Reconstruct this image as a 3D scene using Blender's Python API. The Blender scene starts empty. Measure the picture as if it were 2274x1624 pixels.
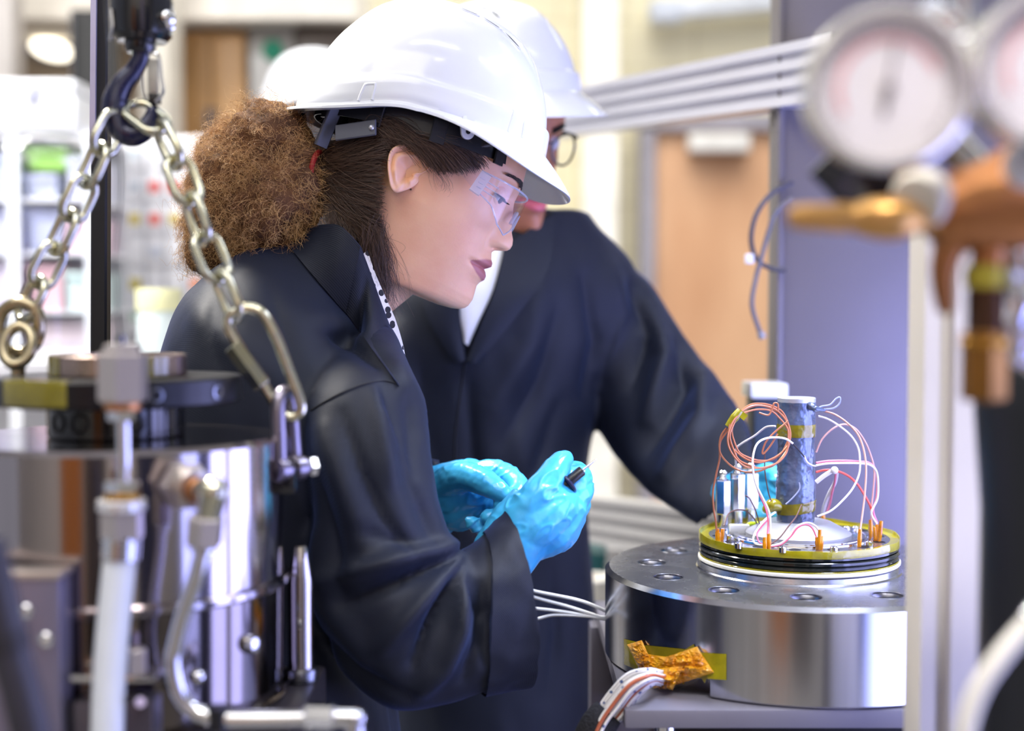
import bpy, bmesh, math, random
import numpy as np
from mathutils import Vector, Matrix, noise as mnoise
random.seed(7); rng = np.random.default_rng(11)
scene = bpy.context.scene
COL = scene.collection
R = math.radians

# ------------------------------------------------------------------ camera
CAM_Z, PITCH, F = 1.35, R(2.4), 3032.0
cd = bpy.data.cameras.new('camera'); cam = bpy.data.objects.new('camera', cd); COL.objects.link(cam)
cam.location = (0, 0, CAM_Z); cam.rotation_euler = (math.pi/2 - PITCH, 0, 0)
cd.sensor_width = 36; cd.lens = F/2274*36; cd.clip_start = .05
cd.dof.use_dof = True; cd.dof.focus_distance = 1.44; cd.dof.aperture_fstop = 2.0
scene.camera = cam
# ------------------------------------------------------------------ light and exposure
vs = scene.view_settings
vs.view_transform = 'Standard'; vs.look = 'None'; vs.gamma = 1; vs.use_curve_mapping = False; vs.exposure = 0.12
scene.cycles.use_denoising = True
scene.cycles.max_bounces = 8; scene.cycles.transparent_max_bounces = 12
scene.cycles.caustics_reflective = False; scene.cycles.caustics_refractive = False
scene.cycles.sample_clamp_indirect = 4.0
world = bpy.data.worlds.new('world'); scene.world = world; world.use_nodes = True
bg = world.node_tree.nodes['Background']; bg.inputs[0].default_value = (.84, .87, 1, 1); bg.inputs[1].default_value = .45
def area(name, loc, target, sx, sy, power, color, spread=180):
    d = bpy.data.lights.new(name, 'AREA'); d.shape = 'RECTANGLE'; d.size = sx; d.size_y = sy; d.energy = power; d.color = color; d.spread = R(spread)
    o = bpy.data.objects.new(name, d); COL.objects.link(o); o.location = loc
    o.rotation_euler = (Vector(target)-Vector(loc)).to_track_quat('-Z', 'Y').to_euler(); return o
area('ceiling_panel_lamp', (-.7, -.1, 3.1), (.1, 1.6, 1.2), 1.6, 1.0, 23, (1, .97, .94))
area('ceiling_hall_lamp', (-.6, 4.4, 3.8), (-.6, 4.9, 0), 4.8, 1.8, 96, (1, .96, .88), 110)
area('bench_led_lamp', (1.02, 1.22, 1.0), (-.02, 1.45, 1.3), 1.0, .9, 22, (.42, .45, 1.0))
area('bench_led_lamp', (1.0, .5, 1.05), (.1, 1.5, 1.1), .45, .9, 6, (.36, .42, 1.0))
area('foreground_fill_lamp', (.55, -.3, 3.3), (.47, .72, 1.3), .6, .4, 4.5, (1, .98, .95), 36)  # unseen fill added to brighten the gauges and right foreground
area('end_wall_fill_lamp', (0, -1.3, 3.8), (0, -2.5, 1.4), 4.0, .8, 70, (1, .97, .92), 120)  # added fill that brightens the wall behind the camera
area('left_fill_lamp', (-1.9, 1.6, 3.6), (-1.2, 3.5, .9), 1.2, .8, 34, (1, .98, .95), 80)  # front fill added for the rack and drawers at far left
area('ceiling_rear_lamp', (-1.2, 2.2, 3.2), (-.3, 1.55, 1.5), .6, .4, 16, (1, .95, .86), 60)
area('bench_overhead_lamp', (.62, 1.40, 2.1), (.3, 1.48, 1.1), .4, .25, 5, (.66, .74, 1.0), 70)

# ------------------------------------------------------------------ helpers
def P(px, py, Y):
    dx = (px-1137)/F; dy = -(py-812)/F
    y = math.cos(PITCH)+dy*math.sin(PITCH); z = -math.sin(PITCH)+dy*math.cos(PITCH)
    t = Y/y
    return Vector((dx*t, Y, CAM_Z+z*t))
def S(px, Y): return px*Y/F                     # pixels at a depth -> metres
def pl(pts, Y=None):
    return [P(p[0], p[1], p[2] if len(p) > 2 else Y) for p in pts]
def srgb(r, g, b):
    f = lambda c: (c/255/12.92) if c/255 <= .04045 else ((c/255+.055)/1.055)**2.4
    return (f(r), f(g), f(b), 1)
ORG = {}
def link(o, parent=None):
    COL.objects.link(o)
    if parent is not None: o.parent = parent
def finish(me, m, smooth=True, ang=None):
    if m: me.materials.append(m)
    if smooth:
        me.polygons.foreach_set('use_smooth', [True]*len(me.polygons))
        if ang: me.set_sharp_from_angle(angle=R(ang))
def mesh(name, V, Fc, m, parent=None, smooth=True, ang=40):
    org = ORG.get(parent.name, Vector((0, 0, 0))) if parent else Vector((0, 0, 0))
    me = bpy.data.meshes.new(name)
    V = [tuple(Vector(v)-org) for v in V]
    me.from_pydata(V, [], Fc); me.update()
    finish(me, m, smooth, ang)
    o = bpy.data.objects.new(name, me); link(o, parent); ORG[o.name] = org
    return o
def obj(name, geo, m, parent=None, **k): return mesh(name, geo[0], geo[1], m, parent, **k)
def tag(o, label, cat, group=None, kind=None):
    if label: o['label'] = label
    if cat: o['category'] = cat
    if group: o['group'] = group
    if kind: o['kind'] = kind
    return o
def thing(name, label, cat, loc, group=None):
    o = bpy.data.objects.new(name, None); COL.objects.link(o); o.location = loc; o.empty_display_size = .02
    ORG[o.name] = Vector(loc); return tag(o, label, cat, group)
def struct(o): o['kind'] = 'structure'; return o
def join(*geos):
    V, Fc = [], []
    for g in geos:
        n = len(V); V += [Vector(v) for v in g[0]]; Fc += [tuple(i+n for i in f) for f in g[1]]
    return V, Fc
def xf(geo, M): return [M @ Vector(v) for v in geo[0]], geo[1]
def rings(rs, closed=True, cap=True, loop=False):
    n = len(rs[0]); V = [v for r in rs for v in r]; Fc = []
    k = len(rs)
    for i in range(k if loop else k-1):
        a, b = i*n, ((i+1) % k)*n
        for j in range(n if closed else n-1):
            j2 = (j+1) % n
            Fc.append((a+j, a+j2, b+j2, b+j))
    if cap and closed and not loop:
        Fc.append(tuple(reversed(range(n)))); Fc.append(tuple((k-1)*n+j for j in range(n)))
    return V, Fc
def crom(pts, sub=8, closed=False):
    pts = [Vector(p) for p in pts]; n = len(pts); out = []
    if n < 3 and not closed: 
        return [pts[0].lerp(pts[-1], i/sub) for i in range(sub+1)]
    g = (lambda i: pts[i % n]) if closed else (lambda i: pts[max(0, min(n-1, i))])
    for i in range(n if closed else n-1):
        p0, p1, p2, p3 = g(i-1), g(i), g(i+1), g(i+2)
        for s in range(sub):
            t = s/sub
            out.append(.5*((2*p1)+(p2-p0)*t+(2*p0-5*p1+4*p2-p3)*t*t+(3*p1-p0-3*p2+p3)*t**3))
    if not closed: out.append(pts[-1])
    return out
def tube(pts, r, seg=8, sub=8, closed=False, raw=False, flat=None, up0=None):
    ps = [Vector(p) for p in pts] if raw else crom(pts, sub, closed)
    n = len(ps); rr = r if isinstance(r, (list, tuple)) else None
    rs = []; up = None
    for i in range(n):
        t = (ps[(i+1) % n]-ps[i-1]) if closed else (ps[min(n-1, i+1)]-ps[max(0, i-1)])
        if t.length < 1e-9: t = Vector((0, 0, 1))
        t.normalize()
        if up is None:
            up = Vector(up0) if up0 else (Vector((0, 1, 0)) if abs(t.y) < .9 else Vector((1, 0, 0)))
        up = (up-t*up.dot(t)).normalized(); sd = t.cross(up)
        if rr:
            q = i/max(1, n-1)*(len(rr)-1); a = int(min(len(rr)-2, q)); rad = rr[a]+(rr[a+1]-rr[a])*(q-a)
        else: rad = r
        fx, fy = flat or (1, 1)
        rs.append([ps[i]+(up*math.cos(2*math.pi*j/seg)*fx+sd*math.sin(2*math.pi*j/seg)*fy)*rad for j in range(seg)])
    return rings(rs, loop=closed)
def capsule(pts, r, seg=12, sub=5):
    """tapered tube with rounded ends"""
    ps = crom(pts, sub); n = len(ps); rr = r if isinstance(r, (list, tuple)) else [r]*2
    def rad(q):
        q *= len(rr)-1; a = int(min(len(rr)-2, q)); return rr[a]+(rr[a+1]-rr[a])*(q-a)
    P2, R2 = [], []
    t0 = (ps[1]-ps[0]).normalized(); t1 = (ps[-1]-ps[-2]).normalized()
    for a in (80, 55, 28): P2.append(ps[0]-t0*rr[0]*math.sin(R(a))); R2.append(rr[0]*math.cos(R(a)))
    for i, p in enumerate(ps): P2.append(p); R2.append(rad(i/(n-1)))
    for a in (28, 55, 80): P2.append(ps[-1]+t1*rr[-1]*math.sin(R(a))); R2.append(rr[-1]*math.cos(R(a)))
    rs = []; up = None
    for i in range(len(P2)):
        t = (P2[min(len(P2)-1, i+1)]-P2[max(0, i-1)]).normalized()
        if up is None: up = Vector((0, 1, 0)) if abs(t.y) < .9 else Vector((1, 0, 0))
        up = (up-t*up.dot(t)).normalized(); sd = t.cross(up)
        rs.append([P2[i]+(up*math.cos(2*math.pi*j/seg)+sd*math.sin(2*math.pi*j/seg))*R2[i] for j in range(seg)])
    return rings(rs)
def frame_to(d, x=None):
    z = Vector(d).normalized(); a = Vector(x) if x else (Vector((0, 1, 0)) if abs(z.y) < .9 else Vector((1, 0, 0)))
    xx = (a-z*a.dot(z)).normalized(); yy = z.cross(xx)
    return Matrix((xx, yy, z)).transposed().to_4x4()
def lathe(prof, seg=64, base=(0, 0, 0), d=(0, 0, 1), x=None, cap=True):
    """prof: (r, h) from bottom to top, along d from base"""
    M = Matrix.Translation(Vector(base)) @ frame_to(d, x)
    rs = [[M @ Vector((r*math.cos(2*math.pi*j/seg), r*math.sin(2*math.pi*j/seg), h)) for j in range(seg)] for r, h in prof]
    return rings(rs, cap=cap)
def cyl(base, top, r, seg=24, ch=.0):
    b, t = Vector(base), Vector(top); L = (t-b).length; c = ch or r*.08
    return lathe([(r-c, 0), (r, c), (r, L-c), (r-c, L)], seg, b, t-b)
def hexn(base, top, r, ch=.0):
    b, t = Vector(base), Vector(top); L = (t-b).length; c = ch or r*.12
    return lathe([(r-c, 0), (r, c), (r, L-c), (r-c, L)], 6, b, t-b)
def boxg(c, s, bev=.0, rot=None):
    bm = bmesh.new(); bmesh.ops.create_cube(bm, size=1)
    for v in bm.verts: v.co = Vector((v.co.x*s[0], v.co.y*s[1], v.co.z*s[2]))
    if bev > 0: bmesh.ops.bevel(bm, geom=list(bm.edges), offset=bev, segments=2, affect='EDGES', profile=.6)
    M = Matrix.Translation(Vector(c)) @ (rot.to_4x4() if rot else Matrix())
    bm.verts.ensure_lookup_table(); bm.verts.index_update()
    V = [M @ v.co for v in bm.verts]; Fc = [tuple(v.index for v in f.verts) for f in bm.faces]; bm.free()
    return V, Fc
def bx(x0, x1, y0, y1, z0, z1, bev=.0): return boxg(((x0+x1)/2, (y0+y1)/2, (z0+z1)/2), (x1-x0, y1-y0, z1-z0), bev)
def beam(a, b, w, h, bev=.0, up=(0, 0, 1), grooves=None, gd=.006, gw=.010):
    """rectangular bar from a to b; grooves = list of slot heights (0-1) on both wide faces"""
    a, b = Vector(a), Vector(b); t = (b-a).normalized(); u = Vector(up); u = (u-t*u.dot(t)).normalized(); s = t.cross(u)
    prof = []
    if grooves:
        side = [(w/2, -h/2)]
        for g in grooves:
            y = (g-.5)*h; side += [(w/2, y-gw/2), (w/2-gd, y-gw/2*.7), (w/2-gd, y+gw/2*.7), (w/2, y+gw/2)]
        side.append((w/2, h/2))
        prof = side+[(-x, y) for x, y in reversed(side)]
    else:
        c = bev
        prof = [(w/2, -h/2+c), (w/2, h/2-c), (w/2-c, h/2), (-w/2+c, h/2), (-w/2, h/2-c), (-w/2, -h/2+c), (-w/2+c, -h/2), (w/2-c, -h/2)] if c else [(w/2, -h/2), (w/2, h/2), (-w/2, h/2), (-w/2, -h/2)]
    return rings([[p+s*x+u*y for x, y in prof] for p in (a, b)])
def ball(c, r, seg=16, sc=(1, 1, 1)):
    rs = []
    for i in range(seg//2+1):
        a = -math.pi/2+math.pi*min(max(i/(seg//2), .01), .99)
        rs.append([Vector(c)+Vector((r*sc[0]*math.cos(a)*math.cos(2*math.pi*j/seg), r*sc[1]*math.cos(a)*math.sin(2*math.pi*j/seg), r*sc[2]*math.sin(a))) for j in range(seg)])
    return rings(rs)
def applied(o):
    dg = bpy.context.evaluated_depsgraph_get(); me = bpy.data.meshes.new_from_object(o.evaluated_get(dg))
    o.modifiers.clear(); old = o.data; nm = old.name; o.data = me; bpy.data.meshes.remove(old); me.name = nm
    return o
def remesh(geo, voxel, smooth=6, fac=.5):
    me = bpy.data.meshes.new('work'); me.from_pydata([tuple(v) for v in geo[0]], [], geo[1]); me.update()
    bm = bmesh.new(); bm.from_mesh(me); bmesh.ops.recalc_face_normals(bm, faces=bm.faces); bm.to_mesh(me); bm.free()
    o = bpy.data.objects.new('work', me); COL.objects.link(o)
    md = o.modifiers.new('r', 'REMESH'); md.mode = 'VOXEL'; md.voxel_size = voxel
    if smooth:
        ms = o.modifiers.new('s', 'SMOOTH'); ms.iterations = smooth; ms.factor = fac
    applied(o)
    m2 = o.data
    V = np.empty(len(m2.vertices)*3); m2.vertices.foreach_get('co', V); V = V.reshape(-1, 3)
    Nn = np.empty(len(m2.vertices)*3); m2.vertices.foreach_get('normal', Nn); Nn = Nn.reshape(-1, 3)
    Fc = [tuple(p.vertices) for p in m2.polygons]
    bpy.data.objects.remove(o); bpy.data.meshes.remove(m2)
    return V, Nn, Fc
def boolean(o, geo, keep=False):
    me = bpy.data.meshes.new('cut'); me.from_pydata([tuple(v) for v in geo[0]], [], geo[1]); me.update()
    bm = bmesh.new(); bm.from_mesh(me); bmesh.ops.recalc_face_normals(bm, faces=bm.faces); bm.to_mesh(me); bm.free()
    c = bpy.data.objects.new('cut', me); COL.objects.link(c)
    md = o.modifiers.new('b', 'BOOLEAN'); md.operation = 'DIFFERENCE'; md.solver = 'EXACT'; md.object = c
    bpy.context.view_layer.update()
    applied(o); bpy.data.objects.remove(c); bpy.data.meshes.remove(me)
    o.data.set_sharp_from_angle(angle=R(35))
def project(V):
    V = np.asarray(V); x = V[:, 0]; y = V[:, 1]; z = V[:, 2]-CAM_Z
    d = y*math.cos(PITCH)-z*math.sin(PITCH); u = y*math.sin(PITCH)+z*math.cos(PITCH)
    return 1137+F*x/d, 812-F*u/d
def seg_dist(X, Y, pts):
    best = np.full(len(X), 1e9); tt = np.zeros(len(X)); n = len(pts)-1
    for i in range(n):
        (x0, y0), (x1, y1) = pts[i][:2], pts[i+1][:2]; dx, dy = x1-x0, y1-y0; L = dx*dx+dy*dy+1e-9
        t = np.clip(((X-x0)*dx+(Y-y0)*dy)/L, 0, 1); d = np.hypot(X-x0-t*dx, Y-y0-t*dy)
        m = d < best; best[m] = d[m]; tt[m] = (i+t[m])/n
    return best, tt
def sculpt(V, Nn, strokes):
    """push the cloth in or out along drawn strokes: (points, width, amount in mm, [profile])"""
    X, Yp = project(V); face = Nn[:, 1] < .15
    D = np.zeros(len(V))
    for st in strokes:
        pts, w, amt = st[:3]; d, t = seg_dist(X, Yp, pts)
        taper = np.sin(np.clip(t*.84+.08, 0, 1)*math.pi)**.6
        D += np.where(face, amt*.001*(np.exp(-(d/w)**2) if amt > 0 else np.exp(-(d/(w*.8))**1.25))*taper, 0)
    return V+Nn*D[:, None]
def fbm(V, scale, octv=3, seed=0):
    out = np.empty(len(V))
    for i, v in enumerate(V):
        out[i] = mnoise.fractal(Vector((v[0]*scale[0]+seed, v[1]*scale[1]+seed*.7, v[2]*scale[2]-seed)), 1.0, 2.0, octv)
    return out

# ------------------------------------------------------------------ materials
MATS = {}
def nodes(name):
    m = bpy.data.materials.new(name); m.use_nodes = True; nt = m.node_tree
    return m, nt, nt.nodes, nt.links, nt.nodes['Principled BSDF']
def pm(name, col, rough=.5, metal=0., var=.08, vs_=8., bump=0., bs=60., spec=.5, coat=0., trans=0., stretch=None, aniso=0., col2=None, sheen=0., sss=0., alpha=1., ior=1.45, rvar=0.):
    if name in MATS: return MATS[name]
    m, nt, N, L, b = nodes(name)
    tc = N.new('ShaderNodeTexCoord'); mp = N.new('ShaderNodeMapping'); L.new(tc.outputs['Object'], mp.inputs[0])
    if stretch: mp.inputs['Scale'].default_value = stretch
    nz = N.new('ShaderNodeTexNoise'); nz.inputs['Scale'].default_value = vs_; nz.inputs['Detail'].default_value = 5; L.new(mp.outputs[0], nz.inputs['Vector'])
    mx = N.new('ShaderNodeMix'); mx.data_type = 'RGBA'
    c = srgb(*col); c2 = srgb(*col2) if col2 else tuple(max(0, x*(1-var*2)) for x in c[:3])+(1,)
    c1 = c if col2 else tuple(min(1, x*(1+var)) for x in c[:3])+(1,)
    mx.inputs[6].default_value = c1; mx.inputs[7].default_value = c2
    rp = N.new('ShaderNodeMapRange'); rp.inputs[1].default_value = .3; rp.inputs[2].default_value = .7
    L.new(nz.outputs[0], rp.inputs[0]); L.new(rp.outputs[0], mx.inputs[0]); L.new(mx.outputs[2], b.inputs['Base Color'])
    b.inputs['Roughness'].default_value = rough; b.inputs['Metallic'].default_value = metal
    b.inputs['Specular IOR Level'].default_value = spec; b.inputs['IOR'].default_value = ior
    if coat: b.inputs['Coat Weight'].default_value = coat; b.inputs['Coat Roughness'].default_value = .06
    if trans: b.inputs['Transmission Weight'].default_value = trans
    if sheen: b.inputs['Sheen Weight'].default_value = sheen; b.inputs['Sheen Roughness'].default_value = .4
    if sss: b.inputs['Subsurface Weight'].default_value = sss; b.inputs['Subsurface Radius'].default_value = (.012, .005, .003)
    if alpha < 1: b.inputs['Alpha'].default_value = alpha
    if aniso:
        b.inputs['Anisotropic'].default_value = aniso
        tg = N.new('ShaderNodeTangent'); tg.direction_type = 'RADIAL'; tg.axis = 'Z'; L.new(tg.outputs[0], b.inputs['Tangent'])
    if rvar:
        rr = N.new('ShaderNodeMapRange'); rr.inputs[3].default_value = max(.02, rough-rvar); rr.inputs[4].default_value = rough+rvar
        L.new(nz.outputs[0], rr.inputs[0]); L.new(rr.outputs[0], b.inputs['Roughness'])
    if bump:
        n2 = N.new('ShaderNodeTexNoise'); n2.inputs['Scale'].default_value = bs; n2.inputs['Detail'].default_value = 4; L.new(mp.outputs[0], n2.inputs['Vector'])
        bp = N.new('ShaderNodeBump'); bp.inputs['Strength'].default_value = bump; bp.inputs['Distance'].default_value = .002
        L.new(n2.outputs[0], bp.inputs['Height']); L.new(bp.outputs[0], b.inputs['Normal'])
    MATS[name] = m; return m
def emis(name, col, s):
    m, nt, N, L, b = nodes(name); b.inputs['Emission Color'].default_value = srgb(*col); b.inputs['Emission Strength'].default_value = s; b.inputs['Base Color'].default_value = srgb(*col); return m
def clearmat(name, tint=(1, 1, 1), fac=.1, rough=.02, diff=0.):
    m, nt, N, L, b = nodes(name); out = N['Material Output']
    t = N.new('ShaderNodeBsdfTransparent'); t.inputs[0].default_value = (*tint, 1)
    g = N.new('ShaderNodeBsdfGlossy'); g.inputs['Roughness'].default_value = rough
    lw = N.new('ShaderNodeLayerWeight'); lw.inputs['Blend'].default_value = .35
    mr = N.new('ShaderNodeMapRange'); mr.inputs[3].default_value = fac*.35; mr.inputs[4].default_value = min(1, fac*5)
    L.new(lw.outputs['Facing'], mr.inputs[0])
    mx = N.new('ShaderNodeMixShader'); L.new(mr.outputs[0], mx.inputs[0]); L.new(t.outputs[0], mx.inputs[1]); L.new(g.outputs[0], mx.inputs[2])
    last = mx
    if diff:
        d = N.new('ShaderNodeBsdfDiffuse'); d.inputs[0].default_value = (.9, .92, 1, 1); m2 = N.new('ShaderNodeMixShader'); m2.inputs[0].default_value = diff
        L.new(mx.outputs[0], m2.inputs[1]); L.new(d.outputs[0], m2.inputs[2]); last = m2
    L.new(last.outputs[0], out.inputs['Surface']); return m
steel = pm('turned_steel', (206, 206, 212), .17, 1, .07, 55, stretch=(1, 1, .03), aniso=.4, rvar=.05)
steel_top = pm('ground_steel', (196, 198, 206), .27, 1, .08, 30, bump=.05, bs=90, rvar=.07)
steel_dark = pm('dark_steel', (120, 122, 130), .25, 1, .1, 14, rvar=.08)
steel_pol = pm('polished_steel', (175, 170, 168), .09, 1, .06, 10, rvar=.03)
chrome = pm('bright_plated_steel', (222, 222, 226), .14, 1, .05, 20, rvar=.04)
zinc = pm('yellow_zinc', (214, 208, 176), .2, 1, .12, 60, col2=(176, 178, 172), rvar=.08)
blk = pm('black_oxide', (26, 26, 32), .32, .3, .2, 20, rvar=.08)
blkpl = pm('black_plastic', (18, 18, 24), .4, 0, .1, 20, coat=.2)
blkpaint = pm('black_gloss_paint', (14, 14, 22), .18, 0, .1, 20, coat=.5)
alu = pm('anodised_aluminium', (206, 206, 212), .34, .75, .03, 8, bump=.03, bs=80)
alu_lt = pm('pale_aluminium_profile', (204, 198, 192), .42, .15, .03, 8)
brass = pm('brass', (190, 142, 62), .3, 1, .12, 30, rvar=.08)
copper_br = pm('bronze_body', (186, 126, 80), .34, .85, .1, 14, rvar=.08)
whiteplastic = pm('white_plastic', (238, 240, 246), .28, 0, .02, 10, coat=.35)
kapton = pm('amber_film', (222, 146, 16), .14, 0, .12, 90, bump=.5, bs=160, coat=.6, col2=(176, 98, 6))
kapton_g = pm('yellow_green_film', (164, 154, 20), .18, 0, .1, 60, bump=.3, bs=150, coat=.8, col2=(132, 124, 10))
kapton_o = pm('olive_film', (122, 112, 20), .2, 0, .1, 60, bump=.3, bs=120, coat=.8)
# ------------------------------------------------------------------ the setting
floor_m = pm('concrete_floor', (150, 148, 146), .5, 0, .08, 3, bump=.1)
struct(obj('floor', bx(-5, 5, -2.5, 6.6, -.1, 0), floor_m))
def wall_mat():
    m, nt, N, L, b = nodes('cream_blockwork')
    tc = N.new('ShaderNodeTexCoord'); mp = N.new('ShaderNodeMapping'); mp.inputs['Rotation'].default_value = (R(90), 0, 0); L.new(tc.outputs['Object'], mp.inputs[0])
    br = N.new('ShaderNodeTexBrick'); br.inputs['Scale'].default_value = 1; br.inputs['Brick Width'].default_value = .4; br.inputs['Row Height'].default_value = .2; br.inputs['Mortar Size'].default_value = .006
    br.inputs['Color1'].default_value = srgb(238, 230, 198); br.inputs['Color2'].default_value = srgb(232, 224, 192); br.inputs['Mortar'].default_value = srgb(214, 205, 172)
    L.new(mp.outputs[0], br.inputs['Vector']); L.new(br.outputs[0], b.inputs['Base Color']); b.inputs['Roughness'].default_value = .6
    return m
wallm = wall_mat()
# the end of the hall behind the camera, plus coloured slabs added for reflections
struct(obj('wall_front', bx(-5, 5, -2.7, -2.5, 0, 4.2), pm('hall_end', (214, 208, 198), .6)))
struct(obj('reflector_1', bx(-1.75, -.85, -2.5, -2.44, 0, 2.1, .006), pm('orange_reflector', (196, 120, 54), .45)))
struct(obj('reflector_2', bx(-.7, .1, -2.5, -2.3, 0, 2.0, .01), pm('dark_reflector', (70, 62, 60), .4)))
struct(obj('reflector_3', bx(.5, 1.0, -2.5, -2.4, 0, 2.6, .01), pm('lilac_reflector', (196, 176, 226), .5)))
struct(obj('reflector_4', bx(1.5, 2.6, -2.5, -2.35, 0, 2.2, .01), pm('navy_reflector', (40, 44, 78), .5)))
struct(obj('wall_back', bx(-5, 5, 6.0, 6.2, 0, 4.2), wallm))
struct(obj('ceiling', bx(-5, 5, -2.5, 6.2, 4.2, 4.3), pm('ceiling_white', (225, 225, 220), .8)))
# fluorescent battens on the ceiling
def batten(x, y):
    w = {-2.2: 'left', .2: 'middle', 2.6: 'right'}[x]; d = {.2: 'above the camera end of the hall', 2.6: 'halfway to the back wall', 4.8: 'nearest the cream back wall'}[y]
    t = thing('ceiling_light', 'long white fluorescent fitting, %s one of the row %s' % (w, d), 'lamp', (x, y, 4.2), 'ceiling fluorescent fittings')
    obj('housing', bx(x-.75, x+.75, y-.1, y+.1, 4.14, 4.2, .01), whiteplastic, t)
    obj('diffuser', bx(x-.73, x+.73, y-.08, y+.08, 4.11, 4.145, .01), tube_m, t)
tube_m = emis('lit_tube', (240, 246, 255), 14)
for x in (-2.2, .2, 2.6):
    for y in (.2, 2.6, 4.8): batten(x, y)

# plank door with closer on the back wall
Yb = 5.2
def dx_(px, Y): return P(px, 0, Y).x
def dz_(py, Y): return P(1137, py, Y).z
door = struct(obj('door_1', bx(dx_(1452, 5.85), dx_(1860, 5.85), 5.86, 5.92, 0, dz_(290, 5.85), .006), pm('tan_door', (214, 172, 136), .5, 0, .12, 3, stretch=(1, 1, .3), col2=(188, 142, 106))))
obj('kick_plate', bx(dx_(1470, 5.85), dx_(1840, 5.85), 5.845, 5.86, .1, .4), steel_dark, door)
obj('closer', bx(dx_(1530, 5.8), dx_(1665, 5.8), 5.76, 5.86, dz_(338, 5.8), dz_(298, 5.8), .01), pm('closer_grey', (222, 220, 216), .4), door)
fr = pm('grey_frame_paint', (150, 146, 156), .5)
struct(obj('trim_1', join(bx(dx_(1424, 5.85), dx_(1456, 5.85), 5.82, 6.0, 0, dz_(262, 5.85)), bx(dx_(1424, 5.85), dx_(1900, 5.85), 5.82, 6.0, dz_(290, 5.85), dz_(255, 5.85))), fr))
# pale pilaster beside the door, and a conduit tray high on the wall
struct(obj('trim_2', bx(dx_(1296, 5.8), dx_(1372, 5.8), 5.78, 6.0, 0, 4.2), pm('pale_pilaster', (248, 244, 236), .6)))
t = thing('cable_tray', 'pale grey conduit tray fixed high on the cream wall above the door', 'tray', P(1580, 26, 5.9))
obj('channel', beam(P(1440, 30, 5.9), P(1900, -12, 5.9), .1, .075, .008), pm('tray_grey', (214, 218, 226), .4), t)
obj('junction_box', boxg(P(1478, 28, 5.85), (.13, .12, .09), .01), pm('jbox', (196, 202, 214), .4), t)

# ------------------------------------------------------------------ far left of the hall
# tan cupboard with upper cabinets
Yc = 4.6
tan = pm('tan_laminate', (170, 128, 78), .45, 0, .1, 4)
t = thing('cupboard', 'tall tan wooden cupboard far behind the curly ponytail', 'cupboard', (dx_(470, Yc), Yc, 0))
obj('body', bx(dx_(386, Yc), dx_(545, Yc), Yc+.02, Yc+.45, 0, dz_(66, Yc), .008), tan, t)
d = obj('door', bx(dx_(390, Yc), dx_(466, Yc), Yc, Yc+.02, .1, dz_(74, Yc), .004), tan, t); obj('handle', cyl(P(460, 300, Yc-.03), P(460, 240, Yc-.03), .008), steel_dark, d)
d = obj('door', bx(dx_(469, Yc), dx_(542, Yc), Yc, Yc+.02, .1, dz_(74, Yc), .004), tan, t); obj('handle', cyl(P(476, 300, Yc-.03), P(476, 240, Yc-.03), .008), steel_dark, d)
t = thing('control_cabinet', 'grey steel control cabinet with green lamp, right of the tan cupboard', 'cabinet', (dx_(600, Yc), Yc, 0))
obj('body', bx(dx_(550, Yc), dx_(652, Yc), Yc+.01, Yc+.4, 0, dz_(44, Yc), .01), pm('cab_grey', (140, 136, 132), .45), t)
obj('panel', bx(dx_(556, Yc), dx_(646, Yc), Yc, Yc+.012, dz_(230, Yc), dz_(120, Yc), .004), pm('cab_panel', (172, 170, 168), .4), t)
obj('indicator_lamp', cyl(P(606, 112, Yc-.02), P(606, 112, Yc+.02), .035), pm('green_lens', (20, 120, 92), .3), t)
t = thing('dark_cabinet', 'dark brown steel cabinet behind the white hard hat', 'cabinet', (dx_(700, Yc), Yc, 0))
obj('body', bx(dx_(654, Yc), dx_(780, Yc), Yc+.01, Yc+.4, 0, dz_(48, Yc), .01), pm('cab_dark', (66, 54, 48), .5), t)
obj('door', bx(dx_(658, Yc), dx_(776, Yc), Yc-.006, Yc+.012, .1, dz_(56, Yc), .006), pm('cab_dark2', (74, 62, 54), .5), t)
struct(obj('trim_3', bx(dx_(-600, 4.5), dx_(790, 4.5), 4.5, 4.95, dz_(42, 4.5), dz_(-90, 4.5)), pm('bulkhead', (226, 220, 210), .7)))
struct(obj('trim_4', bx(dx_(326, 4.4), dx_(388, 4.4), 4.3, 4.5, 0, 3), pm('pale_post', (214, 208, 196), .6)))
struct(obj('wall_partition', bx(-5, dx_(330, 4.9), 4.95, 5.0, 0, 2.9), pm('taupe', (166, 150, 130), .6)))
struct(obj('trim_5', bx(dx_(-80, 4.3), dx_(52, 4.3), 4.2, 4.3, 0, 2.6), pm('grey_pier', (188, 182, 178), .6)))
t = thing('tall_locker', 'black upright rack post behind the clear tank and pole', 'rack', (dx_(180, 4.0), 4.0, 0))
obj('side_panel', bx(dx_(162, 4.0), dx_(226, 4.0), 4.0, 4.18, 0, dz_(20, 4.0), .006), pm('matt_black', (12, 12, 14), .6), t)
obj('edge_strip', bx(dx_(158, 4.0), dx_(164, 4.0), 3.99, 4.02, 0, dz_(22, 4.0)), steel_dark, t)
lampsh = pm('warm_shade', (250, 240, 214), .3, 0, .02)
t = thing('wall_lamp', 'small lit oval bulkhead lamp at the top corner', 'lamp', P(115, 110, 4.9))
obj('glass', xf(ball((0, 0, 0), 1, 20), Matrix.Translation(P(115, 110, 4.86)) @ Matrix.Rotation(R(14), 4, 'Y') @ Matrix.Diagonal((.075, .05, .034, 1))), emis('lamp_glow', (255, 246, 226), 3.0), t)
obj('base', xf(ball((0, 0, 0), 1, 20), Matrix.Translation(P(115, 110, 4.91)) @ Matrix.Rotation(R(14), 4, 'Y') @ Matrix.Diagonal((.09, .04, .045, 1))), alu, t)

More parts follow.
